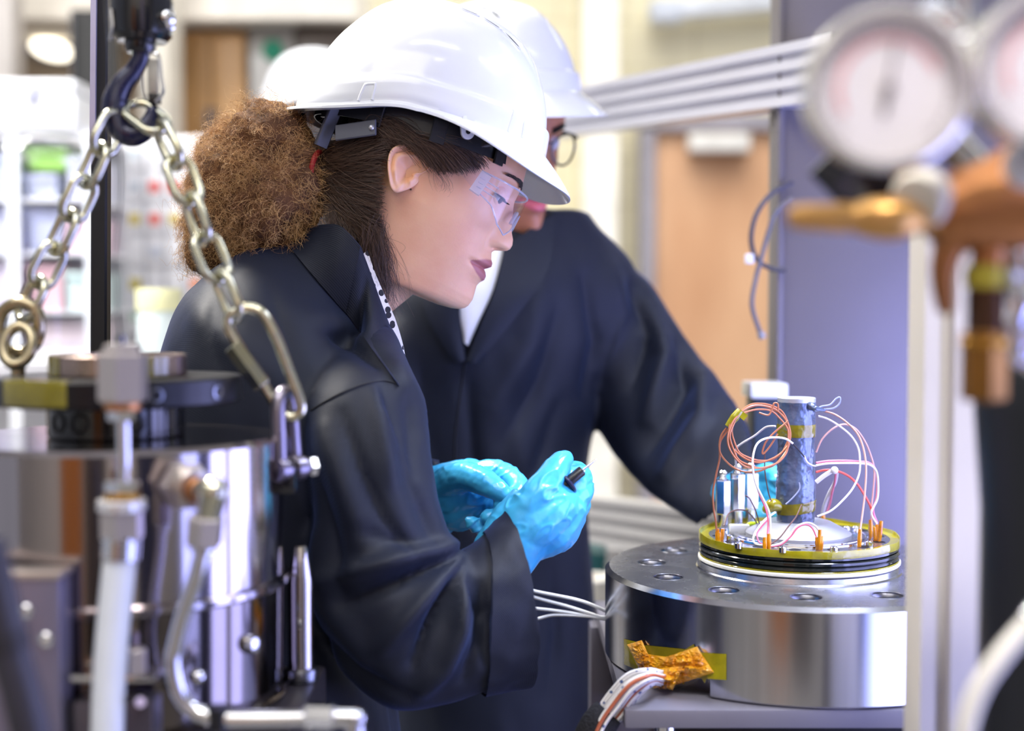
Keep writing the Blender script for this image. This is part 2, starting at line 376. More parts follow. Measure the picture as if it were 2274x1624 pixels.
# small-parts drawer cabinet with coloured label cards
Yd = 3.6
t = thing('drawer_cabinet', 'white small parts drawer cabinet with coloured label cards behind the chain', 'cabinet', (dx_(340, Yd), Yd, 0))
wht = pm('drawer_white', (240, 240, 244), .4, 0, .02)
obj('carcass', bx(dx_(222, Yd), dx_(500, Yd), Yd+.02, Yd+.35, dz_(742, Yd), dz_(300, Yd), .006), wht, t)
obj('plinth', bx(dx_(226, Yd), dx_(496, Yd), Yd+.04, Yd+.33, 0, dz_(742, Yd)), pm('plinth_grey', (180, 180, 186), .5), t)
cards = {(1, 2): (226, 70, 60), (1, 3): (226, 80, 66), (2, 0): (230, 176, 40), (2, 1): (214, 190, 60), (2, 2): (228, 84, 60), (2, 3): (216, 190, 70), (3, 4): (236, 196, 80), (3, 0): (200, 205, 215), (4, 0): (120, 200, 70), (4, 1): (214, 196, 60), (4, 4): (240, 140, 90), (5, 3): (240, 190, 150), (1, 1): (206, 214, 224), (0, 1): (206, 216, 224), (0, 3): (214, 220, 230), (5, 1): (180, 210, 190), (0, 2): (220, 224, 232), (5, 0): (214, 214, 224), (3, 2): (210, 216, 230)}
x0, x1, zt, zb = 226, 496, 306, 738
for r in range(6):
    for c in range(6):
        a = x0+(x1-x0)*c/6+3; b_ = x0+(x1-x0)*(c+1)/6-3; u = zt+(zb-zt)*r/6+3; v = zt+(zb-zt)*(r+1)/6-3
        dr = obj('drawer', bx(dx_(a, Yd), dx_(b_, Yd), Yd, Yd+.022, dz_(v, Yd), dz_(u, Yd), .003), wht, t)
        if (r, c) in cards:
            k = cards[(r, c)]; obj('label_card', bx(dx_(a+8, Yd), dx_(b_-8, Yd), Yd-.004, Yd, dz_(v-20, Yd), dz_(u+22, Yd), .001), pm('card_%d_%d_%d' % k, k, .5), dr)
# clear tank with shelves of bins behind
Yt = 2.9
t = thing('bin_rack', 'white rack with blue, pink and green tubs behind the left chain', 'rack', (dx_(80, 3.3), 3.3, 0))
Yr = 3.2
obj('back_panel', bx(dx_(-260, Yr), dx_(200, Yr), Yr+.28, Yr+.3, .2, dz_(297, Yr)), wht, t)
for py in (300, 440, 560, 690, 800): obj('shelf', bx(dx_(-260, Yr), dx_(200, Yr), Yr, Yr+.28, dz_(py+8, Yr), dz_(py, Yr), .002), wht, t)
for px in (-262, 28, 200): obj('upright', bx(dx_(px, Yr)-.014, dx_(px, Yr)+.014, Yr-.02, Yr, 0, dz_(296, Yr), .003), whiteplastic, t)
bins = [(-110, 20, 440, 96, (196, 204, 232)), (42, 132, 374, 48, (166, 220, 110)), (40, 110, 440, 54, (206, 212, 236)), (134, 190, 440, 90, (216, 218, 236)), (-110, 18, 560, 100, (206, 208, 236)), (40, 118, 560, 96, (190, 196, 226)), (126, 192, 560, 76, (230, 200, 216)), (-110, 18, 690, 110, (224, 214, 232)), (46, 120, 690, 100, (238, 196, 206)), (128, 194, 690, 86, (206, 226, 224)), (-110, 18, 800, 90, (210, 216, 226)), (40, 190, 800, 84, (230, 214, 222))]
for i, (a, b_, py, h, k) in enumerate(bins):
    lab = ['pale blue tub on the second shelf at the far left', 'bright green card box topmost behind the left chain', 'pale blue tub under the green box', 'wide lilac tub right of the pale blue tub', 'lilac tub on the third shelf at the far left', 'blue grey tub in the middle of the third shelf', 'pale pink tub at the right of the third shelf', 'mauve tub on the fourth shelf at the far left', 'rose pink tub in the middle of the fourth shelf', 'pale mint tub at the right of the fourth shelf', 'pale grey tub on the lowest shelf at the far left', 'wide pinkish tub on the lowest shelf'][i]
    o = thing('storage_tub', lab, 'tub', (dx_((a+b_)/2, Yr), Yr+.12, dz_(py, Yr)), 'tubs on the white rack')
    z0 = dz_(py, Yr)+.001; z1 = z0+S(h, Yr); mm = pm('tub_%d_%d_%d' % k, k, .4)
    rs = []
    for q, z in ((.92, z0), (1, z1), (.95, z1), (.88, z0+.006)):
        xc, w = dx_((a+b_)/2, Yr), (dx_(b_, Yr)-dx_(a, Yr))/2*q; yc, d_ = Yr+.13, .1*q
        rs.append([Vector((xc-w, yc-d_, z)), Vector((xc+w, yc-d_, z)), Vector((xc+w, yc+d_, z)), Vector((xc-w, yc+d_, z))])
    obj('body', rings(rs), mm, o, smooth=False); xc, w = dx_((a+b_)/2, Yr), (dx_(b_, Yr)-dx_(a, Yr))/2
    obj('rim', bx(xc-w-.004, xc+w+.004, Yr+.024, Yr+.03, z1-.014, z1, .002), mm, o)
# white case on top of the rack
t = thing('white_case', 'big white instrument case on top of the rack', 'case', (dx_(60, Yr), Yr, dz_(280, Yr)))
zt, zb = dz_(176, Yr), dz_(292, Yr)+.001
obj('body', bx(dx_(-160, Yr), dx_(168, Yr), Yr-.01, Yr+.26, zb, zt-.03, .01), whiteplastic, t)
obj('lid', bx(dx_(-164, Yr), dx_(171, Yr), Yr-.016, Yr+.266, zt-.03, zt, .012), whiteplastic, t)
obj('latch', bx(dx_(60, Yr), dx_(84, Yr), Yr-.026, Yr-.012, zt-.05, zt-.012, .003), pm('latch_lilac', (186, 188, 214), .4), t)
# clear acrylic dome
t = thing('clear_dome', 'clear acrylic dome cover in front of the tubs', 'cover', (dx_(60, 2.5), 2.5, dz_(760, 2.5)))
cl = clearmat('clear_acrylic', (.97, .98, 1), .07, .03)
cx, Rr = dx_(60, 2.5), S(150, 2.5); zb_, zt_ = dz_(770, 2.5), dz_(290, 2.5)
obj('shell', lathe([(Rr, 0), (Rr, (zt_-zb_)*.8), (Rr*.97, (zt_-zb_)*.88), (Rr*.85, (zt_-zb_)*.95), (Rr*.6, (zt_-zb_)*.985), (.004, zt_-zb_)], 48, (cx, 2.55, zb_), cap=False), cl, t)
obj('rim', tube([Vector((cx+Rr*math.cos(a), 2.55+Rr*math.sin(a), zb_)) for a in np.linspace(0, 2*math.pi, 24, endpoint=False)], .006, 8, 2, closed=True), cl, t)
# bench under those
t = thing('side_bench', 'pale workbench behind the steel vessel', 'bench', (dx_(200, 2.6), 2.6, 0))
obj('top', bx(-1.35, dx_(560, 2.5), 2.25, 2.95, dz_(790, 2.6)-.04, dz_(790, 2.6), .004), pm('bench_top', (226, 226, 232), .4), t)
for x in (-1.3, dx_(540, 2.5)): 
    for y in (2.3, 2.9): obj('leg', bx(x-.025, x+.025, y-.025, y+.025, 0, dz_(790, 2.6)-.04, .003), alu, t)
# jar with a yellow lid
t = thing('jar', 'clear jar with pale yellow lid beside the ponytail', 'jar', (dx_(345, 2.5), 2.5, dz_(790, 2.6)))
zb_ = dz_(790, 2.6); zt_ = dz_(645, 2.5); rj = S(48, 2.5)
obj('body', lathe([(rj*.95, 0), (rj, .01), (rj, zt_-zb_-.05), (rj*.9, zt_-zb_-.035)], 32, (dx_(345, 2.5), 2.5, zb_)), pm('jar_grey', (214, 226, 226), .2), t)
obj('lid', lathe([(rj*1.02, 0), (rj*1.04, .004), (rj*1.04, .035), (rj*.98, .04)], 32, (dx_(345, 2.5), 2.5, zt_-.037)), pm('lid_yellow', (236, 234, 186), .4), t)

# ------------------------------------------------------------------ frame of aluminium profile and steel panel on the right
t = thing('profile_beam', 'sloping aluminium profile beam with slots behind the hard hats', 'beam', P(1600, 200, 2.2))
a = P(1130, 276, 3.05); b_ = P(1880, 150, 1.86)
M0 = alu_lt
obj('bar', beam(a, b_, .05, .088, grooves=[.22, .5, .78], gd=.01, gw=.012), pm('beam_alu', (224, 224, 236), .3, .3, .02), t)
obj('end_cap', beam(b_, b_+(b_-a).normalized()*.004, .05, .088), blkpl, t)
obj('mount', beam(a+(b_-a)*.99+Vector((0, .02, 0)), a+(b_-a)*.99+Vector((0, .12, 0)), .03, .05), steel_dark, t)
t = thing('machine_shield', 'tall grey steel upright panel behind the instrumented core', 'panel', (dx_(1890, 2.0), 2.0, 0))
pan = pm('lilac_grey_steel', (120, 116, 124), .45, .5, .05, 3, bump=.02, bs=40, rvar=.05)
px0, px1 = dx_(1727, 2.0), dx_(2330, 2.0)
obj('plate', bx(px0, px1, 2.0, 2.06, 0, 2.4, .003), pan, t)
obj('edge_flange', bx(px0, px0+.008, 1.985, 2.001, 0, 2.4, .001), pan, t)
t = thing('lower_profile_rail', 'low pale aluminium profile rail beyond the gloved hands', 'rail', P(1450, 1160, 2.3))
obj('bar', beam(P(1230, 1138, 2.75), P(1690, 1205, 2.1), .05, .085, grooves=[.2, .5, .8], gd=.01, gw=.014), pm('rail_alu', (206, 204, 204), .35, .3, .02), t)
obj('end_cap', beam(P(1690, 1205, 2.1), P(1697, 1206, 2.09), .05, .085), blkpl, t)
# bench behind with odds and ends
Ybk = 2.5
zbk = P(1320, 1490, 2.35).z
t = thing('back_bench', 'white topped bench behind the round steel flange', 'bench', (dx_(1400, Ybk), Ybk, 0))
obj('top', bx(dx_(1000, Ybk), dx_(1700, Ybk), 2.3, 2.9, zbk-.035, zbk, .004), pm('bench_white', (226, 222, 214), .5), t)
obj('edge', bx(dx_(1000, Ybk), dx_(1700, Ybk), 2.294, 2.3, zbk-.033, zbk-.004, .001), pm('edge_wood', (214, 190, 140), .5), t)
for x in (dx_(1020, Ybk), dx_(1680, Ybk)):
    for y in (2.34, 2.86): obj('leg', bx(x-.02, x+.02, y-.02, y+.02, 0, zbk-.035), steel_dark, t)
t = thing('teal_crate', 'dark teal crate beyond the woman, under the aluminium rail', 'crate', (dx_(1300, 2.7), 2.7, zbk))
zt_ = P(1300, 1222, 2.65).z
teal = pm('teal_plastic', (40, 104, 112), .5)
obj('body', bx(dx_(1215, 2.65), dx_(1345, 2.65), 2.62, 2.84, zbk+.001, zt_-.02, .006), teal, t)
obj('rim', bx(dx_(1210, 2.65), dx_(1350, 2.65), 2.615, 2.845, zt_-.02, zt_, .004), teal, t)
t = thing('white_carton', 'plain white carton behind the flange', 'carton', (dx_(1430, 2.7), 2.7, zbk))
obj('body', bx(dx_(1352, 2.6), dx_(1560, 2.6), 2.58, 2.8, zbk+.001, P(1400, 1218, 2.6).z, .003), pm('carton', (238, 236, 238), .6), t)
obj('flap', bx(dx_(1352, 2.6), dx_(1560, 2.6), 2.572, 2.58, P(1400, 1250, 2.6).z, P(1400, 1218, 2.6).z+.002, .001), pm('carton2', (228, 226, 230), .6), t)
t = thing('paper_roll', 'upright white paper roll left of the flange', 'roll', (dx_(1318, 2.45), 2.45, zbk))
rr = S(54, 2.45); zt_ = P(1318, 1280, 2.45).z
obj('sheet', lathe([(rr-.004, 0), (rr, .004), (rr, zt_-zbk-.004), (rr-.004, zt_-zbk), (rr*.35, zt_-zbk), (rr*.33, zt_-zbk-.01)], 40, (dx_(1318, 2.45), 2.45, zbk+.001)), pm('paper', (240, 236, 228), .7), t)
obj('core', lathe([(rr*.33, 0), (rr*.33, zt_-zbk-.005)], 24, (dx_(1318, 2.45), 2.45, zbk+.002)), pm('card_core', (180, 150, 110), .7), t)
t = thing('yellow_cap', 'yellow plastic cap on the white bench top', 'cap', P(1312, 1440, 2.36))
c0 = P(1312, 1440, 2.36); c0.z = zbk+.001
obj('knob', lathe([(.018, 0), (.02, .004), (.02, .03), (.012, .042), (.004, .045)], 24, c0), pm('yellow_pl', (226, 214, 40), .4), t)
obj('skirt', lathe([(.024, 0), (.025, .006), (.02, .008)], 24, c0), pm('yellow_pl2', (206, 196, 30), .4), t)
t = thing('green_clip', 'green clip lying on the white bench top behind the yellow cap', 'clip', P(1330, 1410, 2.40))
c0 = P(1332, 1412, 2.42); c0.z = zbk+.02
obj('body', boxg(c0, (.06, .03, .036), .008), pm('green_pl', (40, 132, 84), .4), t)
obj('lever', boxg(c0+Vector((.01, -.012, .02)), (.05, .012, .012), .004), pm('green_pl2', (30, 110, 70), .4), t)
# small device with a pale lid behind the core
t = thing('filter_unit', 'dark unit with white lid just behind the sleeve and the core', 'device', (dx_(1708, 1.93), 1.93, .9))
xa, xb = dx_(1668, 1.92), dx_(1752, 1.92)
obj('lid', bx(xa, xb, 1.9, 1.98, P(0, 884, 1.92).z, P(0, 850, 1.92).z, .004), whiteplastic, t)
obj('body', bx(xa+.006, xb, 1.906, 1.975, P(0, 1120, 1.92).z, P(0, 884, 1.92).z, .004), pm('dark_teal', (52, 66, 84), .4), t)
obj('bracket', bx(xa+.02, xb-.01, 1.93, 1.999, .3, P(0, 1120, 1.92).z, .002), steel_dark, t)
# cable hanging by the panel edge
t = thing('hanging_cable', 'looped dark grey cable hanging beside the grey steel panel', 'cable', P(1690, 500, 1.97))
obj('cable', tube(pl([(1760, 405, 1.98), (1715, 428), (1680, 475), (1668, 530), (1680, 575), (1712, 596), (1745, 600)], 1.975), .0036, 8, 6), pm('cable_grey', (74, 72, 84), .5), t)
obj('cable', tube(pl([(1760, 440), (1724, 470), (1705, 520), (1690, 575), (1678, 620), (1670, 680), (1690, 745)], 1.972), .0034, 8, 6), pm('cable_grey2', (110, 108, 118), .5), t)
obj('clip', boxg(P(1664, 575, 1.97), (.012, .01, .014), .002), whiteplastic, t)
obj('plug', cyl(P(1688, 738, 1.972), P(1694, 752, 1.972), .0055), pm('plug_grey', (150, 150, 160), .4), t)
# ------------------------------------------------------------------ round steel flange with the instrumented core
FX, FY = P(1772, 1262, 1.5).x, 1.5
FT, FB, FR = 1.0643, .9665, .2127
t = thing('steel_flange', 'large round turned steel flange on the grey stand', 'flange', (FX, FY, FB))
drum = obj('drum', lathe([(FR-.003, 0), (FR, .003), (FR, FT-FB-.0045), (FR-.0045, FT-FB), (.112, FT-FB), (.1105, FT-FB+.0015)], 192, (FX, FY, FB)), steel, t, ang=25)
drum.data.materials.append(steel_top)
bolt = .161
hol = []
for k in range(12):
    a = R(-9+30*k); hol.append((FX+bolt*math.sin(a), FY-bolt*math.cos(a)))
for h in hol: boolean(drum, cyl((*h, FT-.05), (*h, FT+.01), .0158, 32, .0001))
an = R(-41); nd = Vector((math.sin(an), -math.cos(an), 0)); nc = Vector((FX, FY, FB+.012))+nd*FR
boolean(drum, boxg(nc, (.045, .05, .045), 0, Matrix.Rotation(an, 3, 'Z')))
for p in drum.data.polygons:
    if p.normal.z > .95: p.material_index = 1
thr = pm('thread_steel', (120, 120, 128), .3, 1, .1, 30)
for h in hol:
    rs = [(.0158-.0012*(i % 2), FT-.036+i*.0024) for i in range(14)]+[(.0157, FT-.0016), (.0172, FT+.0002), (.0176, FT-.0003)]
    g = rings([[Vector((h[0]+r*math.cos(2*math.pi*j/28), h[1]+r*math.sin(2*math.pi*j/28), z)) for j in range(28)] for r, z in rs], cap=False)
    obj('threaded_hole', g, thr, t)
# neck, rings and top plate
def ring(name, r, z0, z1, m, p, ri=None, seg=128):
    c = min(.0012, (z1-z0)*.25)
    return obj(name, lathe([(r-c, 0), (r, c), (r, z1-z0-c), (r-c, z1-z0)], seg, (FX, FY, z0)), m, p, ang=30)
ring('neck', .1085, FT-.002, 1.0722, steel, t)
ring('white_gasket', .1095, 1.0722, 1.0768, pm('ptfe_white', (238, 236, 228), .35, 0, .02), t)
ring('yellow_line', .1082, 1.0768, 1.0784, kapton_g, t)
t2 = thing('core_holder_head', 'top plate wrapped in yellow film that carries the blue grey core', 'plate', (FX, FY, 1.0784))
for i in range(3): ring('seal_band', .1082+.0006*(i == 1), 1.0785+.0052*i, 1.0785+.0052*(i+1)-.0004, pm('black_seal', (20, 26, 24), .14, 0, .2, 80, coat=.6), t2)
plate = ring('top_plate', .1062, 1.0939, 1.0985, steel_top, t2)
g = rings([[Vector((FX+r*math.cos(2*math.pi*j/160), FY+r*math.sin(2*math.pi*j/160), z+(.0004*math.sin(j*.55)+.0016*math.sin(2*math.pi*j/160))*(i in (2, 3))+.0004*math.sin(j*.23+1))) for j in range(160)] for i, (r, z) in enumerate([(.1088, 1.0925), (.1092, 1.0965), (.1086, 1.1018), (.1077, 1.1018), (.1076, 1.0945)])], cap=False)
obj('film_rim', g, kapton_g, t2)
# faint film laid on the plate edge
g = rings([[Vector((FX+r*math.cos(2*math.pi*j/160), FY+r*math.sin(2*math.pi*j/160), z)) for j in range(160)] for r, z in [(.1076, 1.0992), (.098+.0, 1.09885), (.098, 1.0984)]], cap=False)
obj('film_flange', g, kapton_g, t2)
obj('groove_ring', lathe([(.0795, 0), (.079, .0022), (.075, .0022), (.0745, .0004), (.072, .0004), (.0715, .0026), (.066, .0026), (.0655, 0)], 96, (FX, FY, 1.0983)), chrome, t2)
obj('cone_boss', lathe([(.0575, 0), (.0575, .0045), (.0555, .006), (.036, .0165), (.0335, .0172), (.001, .0172)], 96, (FX, FY, 1.0983)), pm('satin_disc', (190, 192, 202), .35, .7, .02), t2)
for k, (px, py) in enumerate([(1852, 1226), (1738, 1226), (1640, 1217), (1930, 1213), (1690, 1170), (1900, 1180), (1880, 1180), (1622, 1200)]):
    y = 1.5-(py-1196)/(1228-1196)*.1
    for _ in range(4):
        q = P(px, py, y); y += (q.z-1.0985)*9
    q.z = 1.0984
    s = obj('cap_screw', lathe([(.0042, 0), (.0042, .0052), (.0036, .0058), (.0022, .0058), (.002, .004)], 20, q), chrome, t2)
for k in range(14):
    a = R(12+25.7*k); q = Vector((FX+.0885*math.sin(a), FY-.0885*math.cos(a), 1.0984))
    obj('screw_hole', lathe([(.0062, 0), (.0062, .0004), (.0045, .0005), (.004, .0002)], 24, q), blk, t2)
# the wrapped core
CXp = P(1768, 1000, 1.5).x; CB, CT = 1.1155, P(1769, 884, 1.5).z; CR = .0205
def core_r(z, a):
    q = (z-CB)/(CT-CB)
    r = CR*(1+.05*math.exp(-((q-.24)/.12)**2)-.035*math.exp(-((q-.6)/.1)**2))
    r += .0006*mnoise.fractal(Vector((math.cos(a)*3, math.sin(a)*3, z*110)), 1, 2, 4)*(1 if q < .97 else 0)+.0005*abs(mnoise.noise(Vector((math.cos(a)*7+5, math.sin(a)*7, z*230))))*(q < .97)
    return r
def core_band(z0, z1, off, n=40, seg=72, tilt=0.):
    rs = []
    for i in range(n):
        row = []
        for j in range(seg):
            a = 2*math.pi*j/seg; z = z0+(z1-z0)*i/(n-1)+tilt*math.cos(a-.2)
            row.append(Vector((CXp+(core_r(z, a)+off)*math.cos(a), FY+(core_r(z, a)+off)*math.sin(a), z)))
        rs.append(row)
    return rings(rs)
t3 = thing('instrumented_core', 'upright core in a wrinkled blue grey sleeve with sensor wires', 'core', (CXp, FY, CB))
memb = pm('blue_grey_membrane', (108, 124, 158), .2, .35, .18, 26, bump=.9, bs=60, coat=.6, col2=(58, 66, 92))
obj('sleeve', core_band(CB, CT-.004, 0, 130, 110), memb, t3)
obj('end_disc', lathe([(CR*1.005, 0), (CR*1.01, .0015), (CR*1.01, .0045), (CR*.97, .0052), (.001, .0052)], 64, (CXp, FY, CT-.0045)), pm('grey_disc', (186, 190, 204), .35, .5, .04), t3)
zt = lambda py: P(1768, py, 1.48).z
obj('tape_band', core_band(zt(973), zt(945), .0006, 16), kapton_o, t3)
obj('tape_band', core_band(zt(1142), zt(1118), .0007, 14, 72, .0028), kapton_o, t3)
obj('tape_tab', remesh(capsule(pl([(1730, 1125, 1.492), (1716, 1122, 1.492), (1704, 1130, 1.493)]), [.006, .008, .006]), .0012, 3)[::2], kapton_g, t3)
wire_w = pm('white_wire', (236, 232, 240), .35, 0, .02); wire_p = pm('pink_wire', (238, 120, 150), .35, 0, .05); wire_r = pm('red_wire', (240, 96, 84), .35, 0, .05)
wire_c = pm('copper_brown_wire', (172, 108, 78), .35, .1, .1); wire_br = pm('pinkish_tan_wire', (206, 158, 150), .35, 0, .06); wire_g = pm('grey_wire', (150, 158, 190), .35, 0, .06); wire_d = pm('dark_wire', (30, 28, 40), .4); wire_bn = pm('dark_brown_wire', (96, 66, 62), .4)
def wire(pts, r, m, Y=1.46, p=t3): return obj('wire', tube(pl(pts, Y), r, 7, 7), m, p)
def c3(x, y): return 1520+x/3.866, 860+y/3.866     # reads from an enlarged view
def W(pts, r, m, Y=1.46, Y1=None, p=t3):
    n = len(pts); q = [(*c3(a, b), Y if Y1 is None else Y+(Y1-Y)*i/(n-1)) for i, (a, b) in enumerate(pts)]
    return wire(q, r, m, Y, p)
# right-hand arcs
W([(1150, 250), (1230, 275), (1330, 335), (1430, 420), (1490, 520), (1505, 620), (1500, 740), (1450, 860), (1370, 960), (1260, 1060), (1140, 1110)], .0011, wire_w, 1.485, 1.47)
W([(1190, 205), (1290, 235), (1400, 310), (1490, 410), (1540, 540), (1560, 700), (1550, 900), (1530, 1080), (1508, 1230)], .0011, wire_br, 1.48, 1.43)
W([(1130, 560), (1180, 450), (1270, 360), (1370, 320), (1470, 360), (1550, 470), (1600, 590), (1630, 720), (1620, 900), (1605, 1040), (1605, 1150)], .0010, wire_br, 1.50, 1.51)
W([(1130, 650), (1230, 635), (1380, 632), (1500, 640), (1580, 650), (1635, 700), (1655, 800), (1650, 950), (1620, 1060), (1655, 1170)], .0012, wire_p, 1.475, 1.49)
W([(1130, 672), (1240, 655), (1400, 652), (1510, 655), (1590, 668), (1645, 720), (1662, 820), (1656, 960), (1605, 1080), (1650, 1175)], .0012, wire_w, 1.472, 1.488)
W([(1128, 730), (1210, 712), (1300, 718), (1400, 760), (1480, 830), (1540, 920), (1590, 1010), (1610, 1080)], .0013, wire_r, 1.478, 1.49)
W([(1130, 815), (1200, 760), (1285, 708)], .0026, wire_w, 1.475, 1.47)
W([(1285, 708), (1305, 730), (1290, 820), (1240, 920), (1205, 1010), (1185, 1085)], .0022, wire_w, 1.47, 1.55)
W([(1300, 720), (1290, 820), (1265, 920), (1250, 1000), (1225, 1080)], .0012, wire_p, 1.475, 1.55)
obj('wire_knot', xf(ball((0, 0, 0), .0042, 14), Matrix.Translation(P(*c3(1288, 714), 1.468))), wire_w, t3)
# loop at the top right with solder blob
W([(1120, 190), (1180, 165), (1250, 150), (1300, 100), (1335, 90), (1330, 140), (1280, 180), (1200, 190), (1130, 200)], .0009, wire_g, 1.478)
obj('solder_blob', remesh(join(capsule(pl([c3(1085, 165)+(1.482,), c3(1140, 190)+(1.478,)]), [.005, .003]), capsule(pl([c3(1120, 185)+(1.478,), c3(1200, 200)+(1.478,)]), [.004, .0018])), .0009, 3)[::2], memb, t3)
# coil of copper-brown wires on the left
def ringpts(cx, cy, rx, ry, Y, ph=0, wob=0, n=16, sk=0.):
    return [(cx+rx*math.cos(2*math.pi*i/n+ph)+wob*math.sin(3*i+ph), cy+ry*math.sin(2*math.pi*i/n+ph)+wob*math.cos(2*i), Y+.012*math.cos(2*math.pi*i/n+ph+.5)) for i in range(n)]
for i, (cx, cy, rx, ry, y) in enumerate([(1688, 970, 66, 70, 1.452), (1686, 964, 68, 62, 1.455), (1684, 975, 68, 66, 1.449), (1690, 960, 64, 64, 1.458)]):
    obj('wire', tube(pl([c for c in ringpts(cx, cy, rx, ry, y, i*.4, 1.5)]), .00105, 7, 5, closed=True), wire_c, t3)
W([(400, 330), (350, 400), (305, 480), (300, 620), (270, 760), (245, 900), (250, 1040), (268, 1150), (275, 1230)], .0011, wire_c, 1.45, 1.47)
W([(360, 350), (310, 430), (305, 560), (380, 660), (470, 715), (560, 730), (660, 715), (770, 660)], .00105, wire_c, 1.452)
W([(640, 220), (720, 240), (750, 190), (770, 140), (800, 145), (805, 200)], .001, wire_c, 1.447)
W([(890, 290), (830, 340), (760, 400), (700, 470), (670, 550), (680, 570), (740, 500), (800, 400)], .001, wire_c, 1.448)
obj('tape_sleeve', tube(pl([c3(480, 200), c3(430, 260), c3(370, 340)], 1.45), [.0042, .005, .0035], 10, 5), kapton_g, t3)
obj('tape_flag', boxg(P(*c3(495, 240), 1.447), (.010, .0008, .007), 0, Matrix.Rotation(R(40), 3, 'Y')), kapton_g, t3)
# white wires crossing to the left
W([(780, 335), (700, 345), (600, 420), (500, 480), (445, 530), (440, 620), (445, 740)], .0011, wire_w, 1.47, 1.55)
W([(930, 485), (870, 445), (790, 432), (700, 440), (630, 480), (595, 560), (585, 680), (610, 820), (660, 930), (710, 1030), (735, 1120), (735, 1280)], .0012, wire_w, 1.45, 1.43)
W([(590, 640), (600, 780), (640, 910), (695, 1040), (718, 1150), (712, 1270)], .001, wire_p, 1.449, 1.429)
W([(930, 485), (980, 540), (1030, 600)], .0008, wire_d, 1.452, 1.474)
W([(1028, 590), (1050, 640), (1090, 670), (1130, 680)], .0009, wire_w, 1.474)
W([(985, 820), (985, 880), (930, 950), (870, 1005)], .0008, wire_g, 1.476)
W([(1005, 1010), (960, 1110), (890, 1200), (820, 1290), (740, 1350)], .0008, wire_bn, 1.472, 1.43)
W([(780, 1075), (690, 1140), (620, 1230), (590, 1300), (610, 1345), (680, 1360)], .0012, wire_w, 1.46, 1.425)
W([(740, 1115), (670, 1190), (625, 1260), (640, 1330), (690, 1350)], .0009, wire_p, 1.462, 1.43)
W([(740, 1365), (830, 1340), (900, 1280), (960, 1200), (1050, 1165), (1120, 1190), (1160, 1240)], .0011, wire_w, 1.425, 1.42)
W([(745, 1372), (835, 1350), (910, 1285), (975, 1205), (1045, 1180), (1100, 1215), (1140, 1310)], .0009, wire_p, 1.424, 1.42)
W([(520, 930), (560, 960), (610, 1060), (650, 1200)], .0007, wire_bn, 1.5)
W([(340, 1190), (370, 1100), (430, 1060), (520, 1060), (590, 1120), (620, 1170)], .0008, wire_bn, 1.47, 1.52)
W([(690, 560), (690, 720), (720, 900), (745, 980)], .0007, wire_bn, 1.48)
# amber-taped feedthrough pins on the plate
def pin(x, y0, y1, r=.0021, Y=1.42, lean=0):
    a, b = P(*c3(x, y1), Y), P(*c3(x+lean, y0), Y)
    a.z = max(a.z, 1.0984)
    return obj('taped_pin', tube([a, a.lerp(b, .5), b], [r, r*1.15, r*.9], 9, 3), kapton, t2)
for x, y0, y1, Y, ln in [(283, 1215, 1360, 1.475, 2), (318, 1215, 1355, 1.47, 12), (300, 1250, 1358, 1.468, 0), (690, 1290, 1435, 1.416, 0), (725, 1260, 1425, 1.418, 0), (1160, 1225, 1440, 1.412, 4), (1145, 1290, 1430, 1.414, -8), (1170, 1280, 1435, 1.412, 8), (1500, 1220, 1395, 1.43, 8), (1600, 1140, 1290, 1.485, -2), (1655, 1180, 1330, 1.468, 0), (1672, 1150, 1325, 1.466, 18), (1635, 1200, 1330, 1.468, -2), (1190, 1080, 1170, 1.58, 0)]:
    pin(x, y0, y1, .0022, Y, ln)
# three hex transducers at the back left of the plate
for i, (px, top, bot, Y) in enumerate([(1605, 1066, 1168, 1.56), (1637, 1052, 1158, 1.575), (1667, 1050, 1150, 1.59)]):
    lab = ['hexagonal steel fitting nearest the copper wire coil end', 'hexagonal steel fitting in the middle of the three', 'hexagonal steel fitting nearest the wrapped core'][i]
    b0 = P(px, bot, Y); b0.z = 1.0985; tz = P(px, top, Y).z
    f = thing('hex_fitting', lab, 'fitting', b0, 'hexagonal fittings behind the core')
    L = tz-b0.z
    obj('stem', cyl(b0, b0+Vector((0, 0, L*.3)), .0062, 20), chrome, f)
    obj('body', hexn(b0+Vector((0, 0, L*.28)), b0+Vector((0, 0, L)), .0088), chrome, f, ang=20)
    obj('nut', lathe([(.004, 0), (.005, .001), (.003, .004), (.0045, .006), (.0048, .009), (.003, .011)], 18, b0+Vector((0, 0, L))), chrome, f)
o = thing('cable_tie', 'bright yellow green clip lying beside the white connector on the plate', 'clip', P(*c3(580, 1210), 1.53))
obj('loop', tube([P(*c3(580+38*math.cos(a), 1200+28*math.sin(a)), 1.53) for a in np.linspace(0, 2*math.pi, 12, endpoint=False)], .0022, 8, 3, closed=True), pm('lime', (196, 226, 40), .35), o)
obj('head', boxg(P(*c3(615, 1180), 1.53), (.006, .005, .006), .001), MATS['lime'], o)
o = thing('connector', 'small white connector block on the plate before the fittings', 'connector', P(*c3(470, 1240), 1.52))
obj('block', boxg(P(*c3(455, 1225), 1.52), (.018, .01, .012), .0015), whiteplastic, o)
obj('block', boxg(P(*c3(510, 1215), 1.525), (.012, .01, .009), .0015), whiteplastic, o)

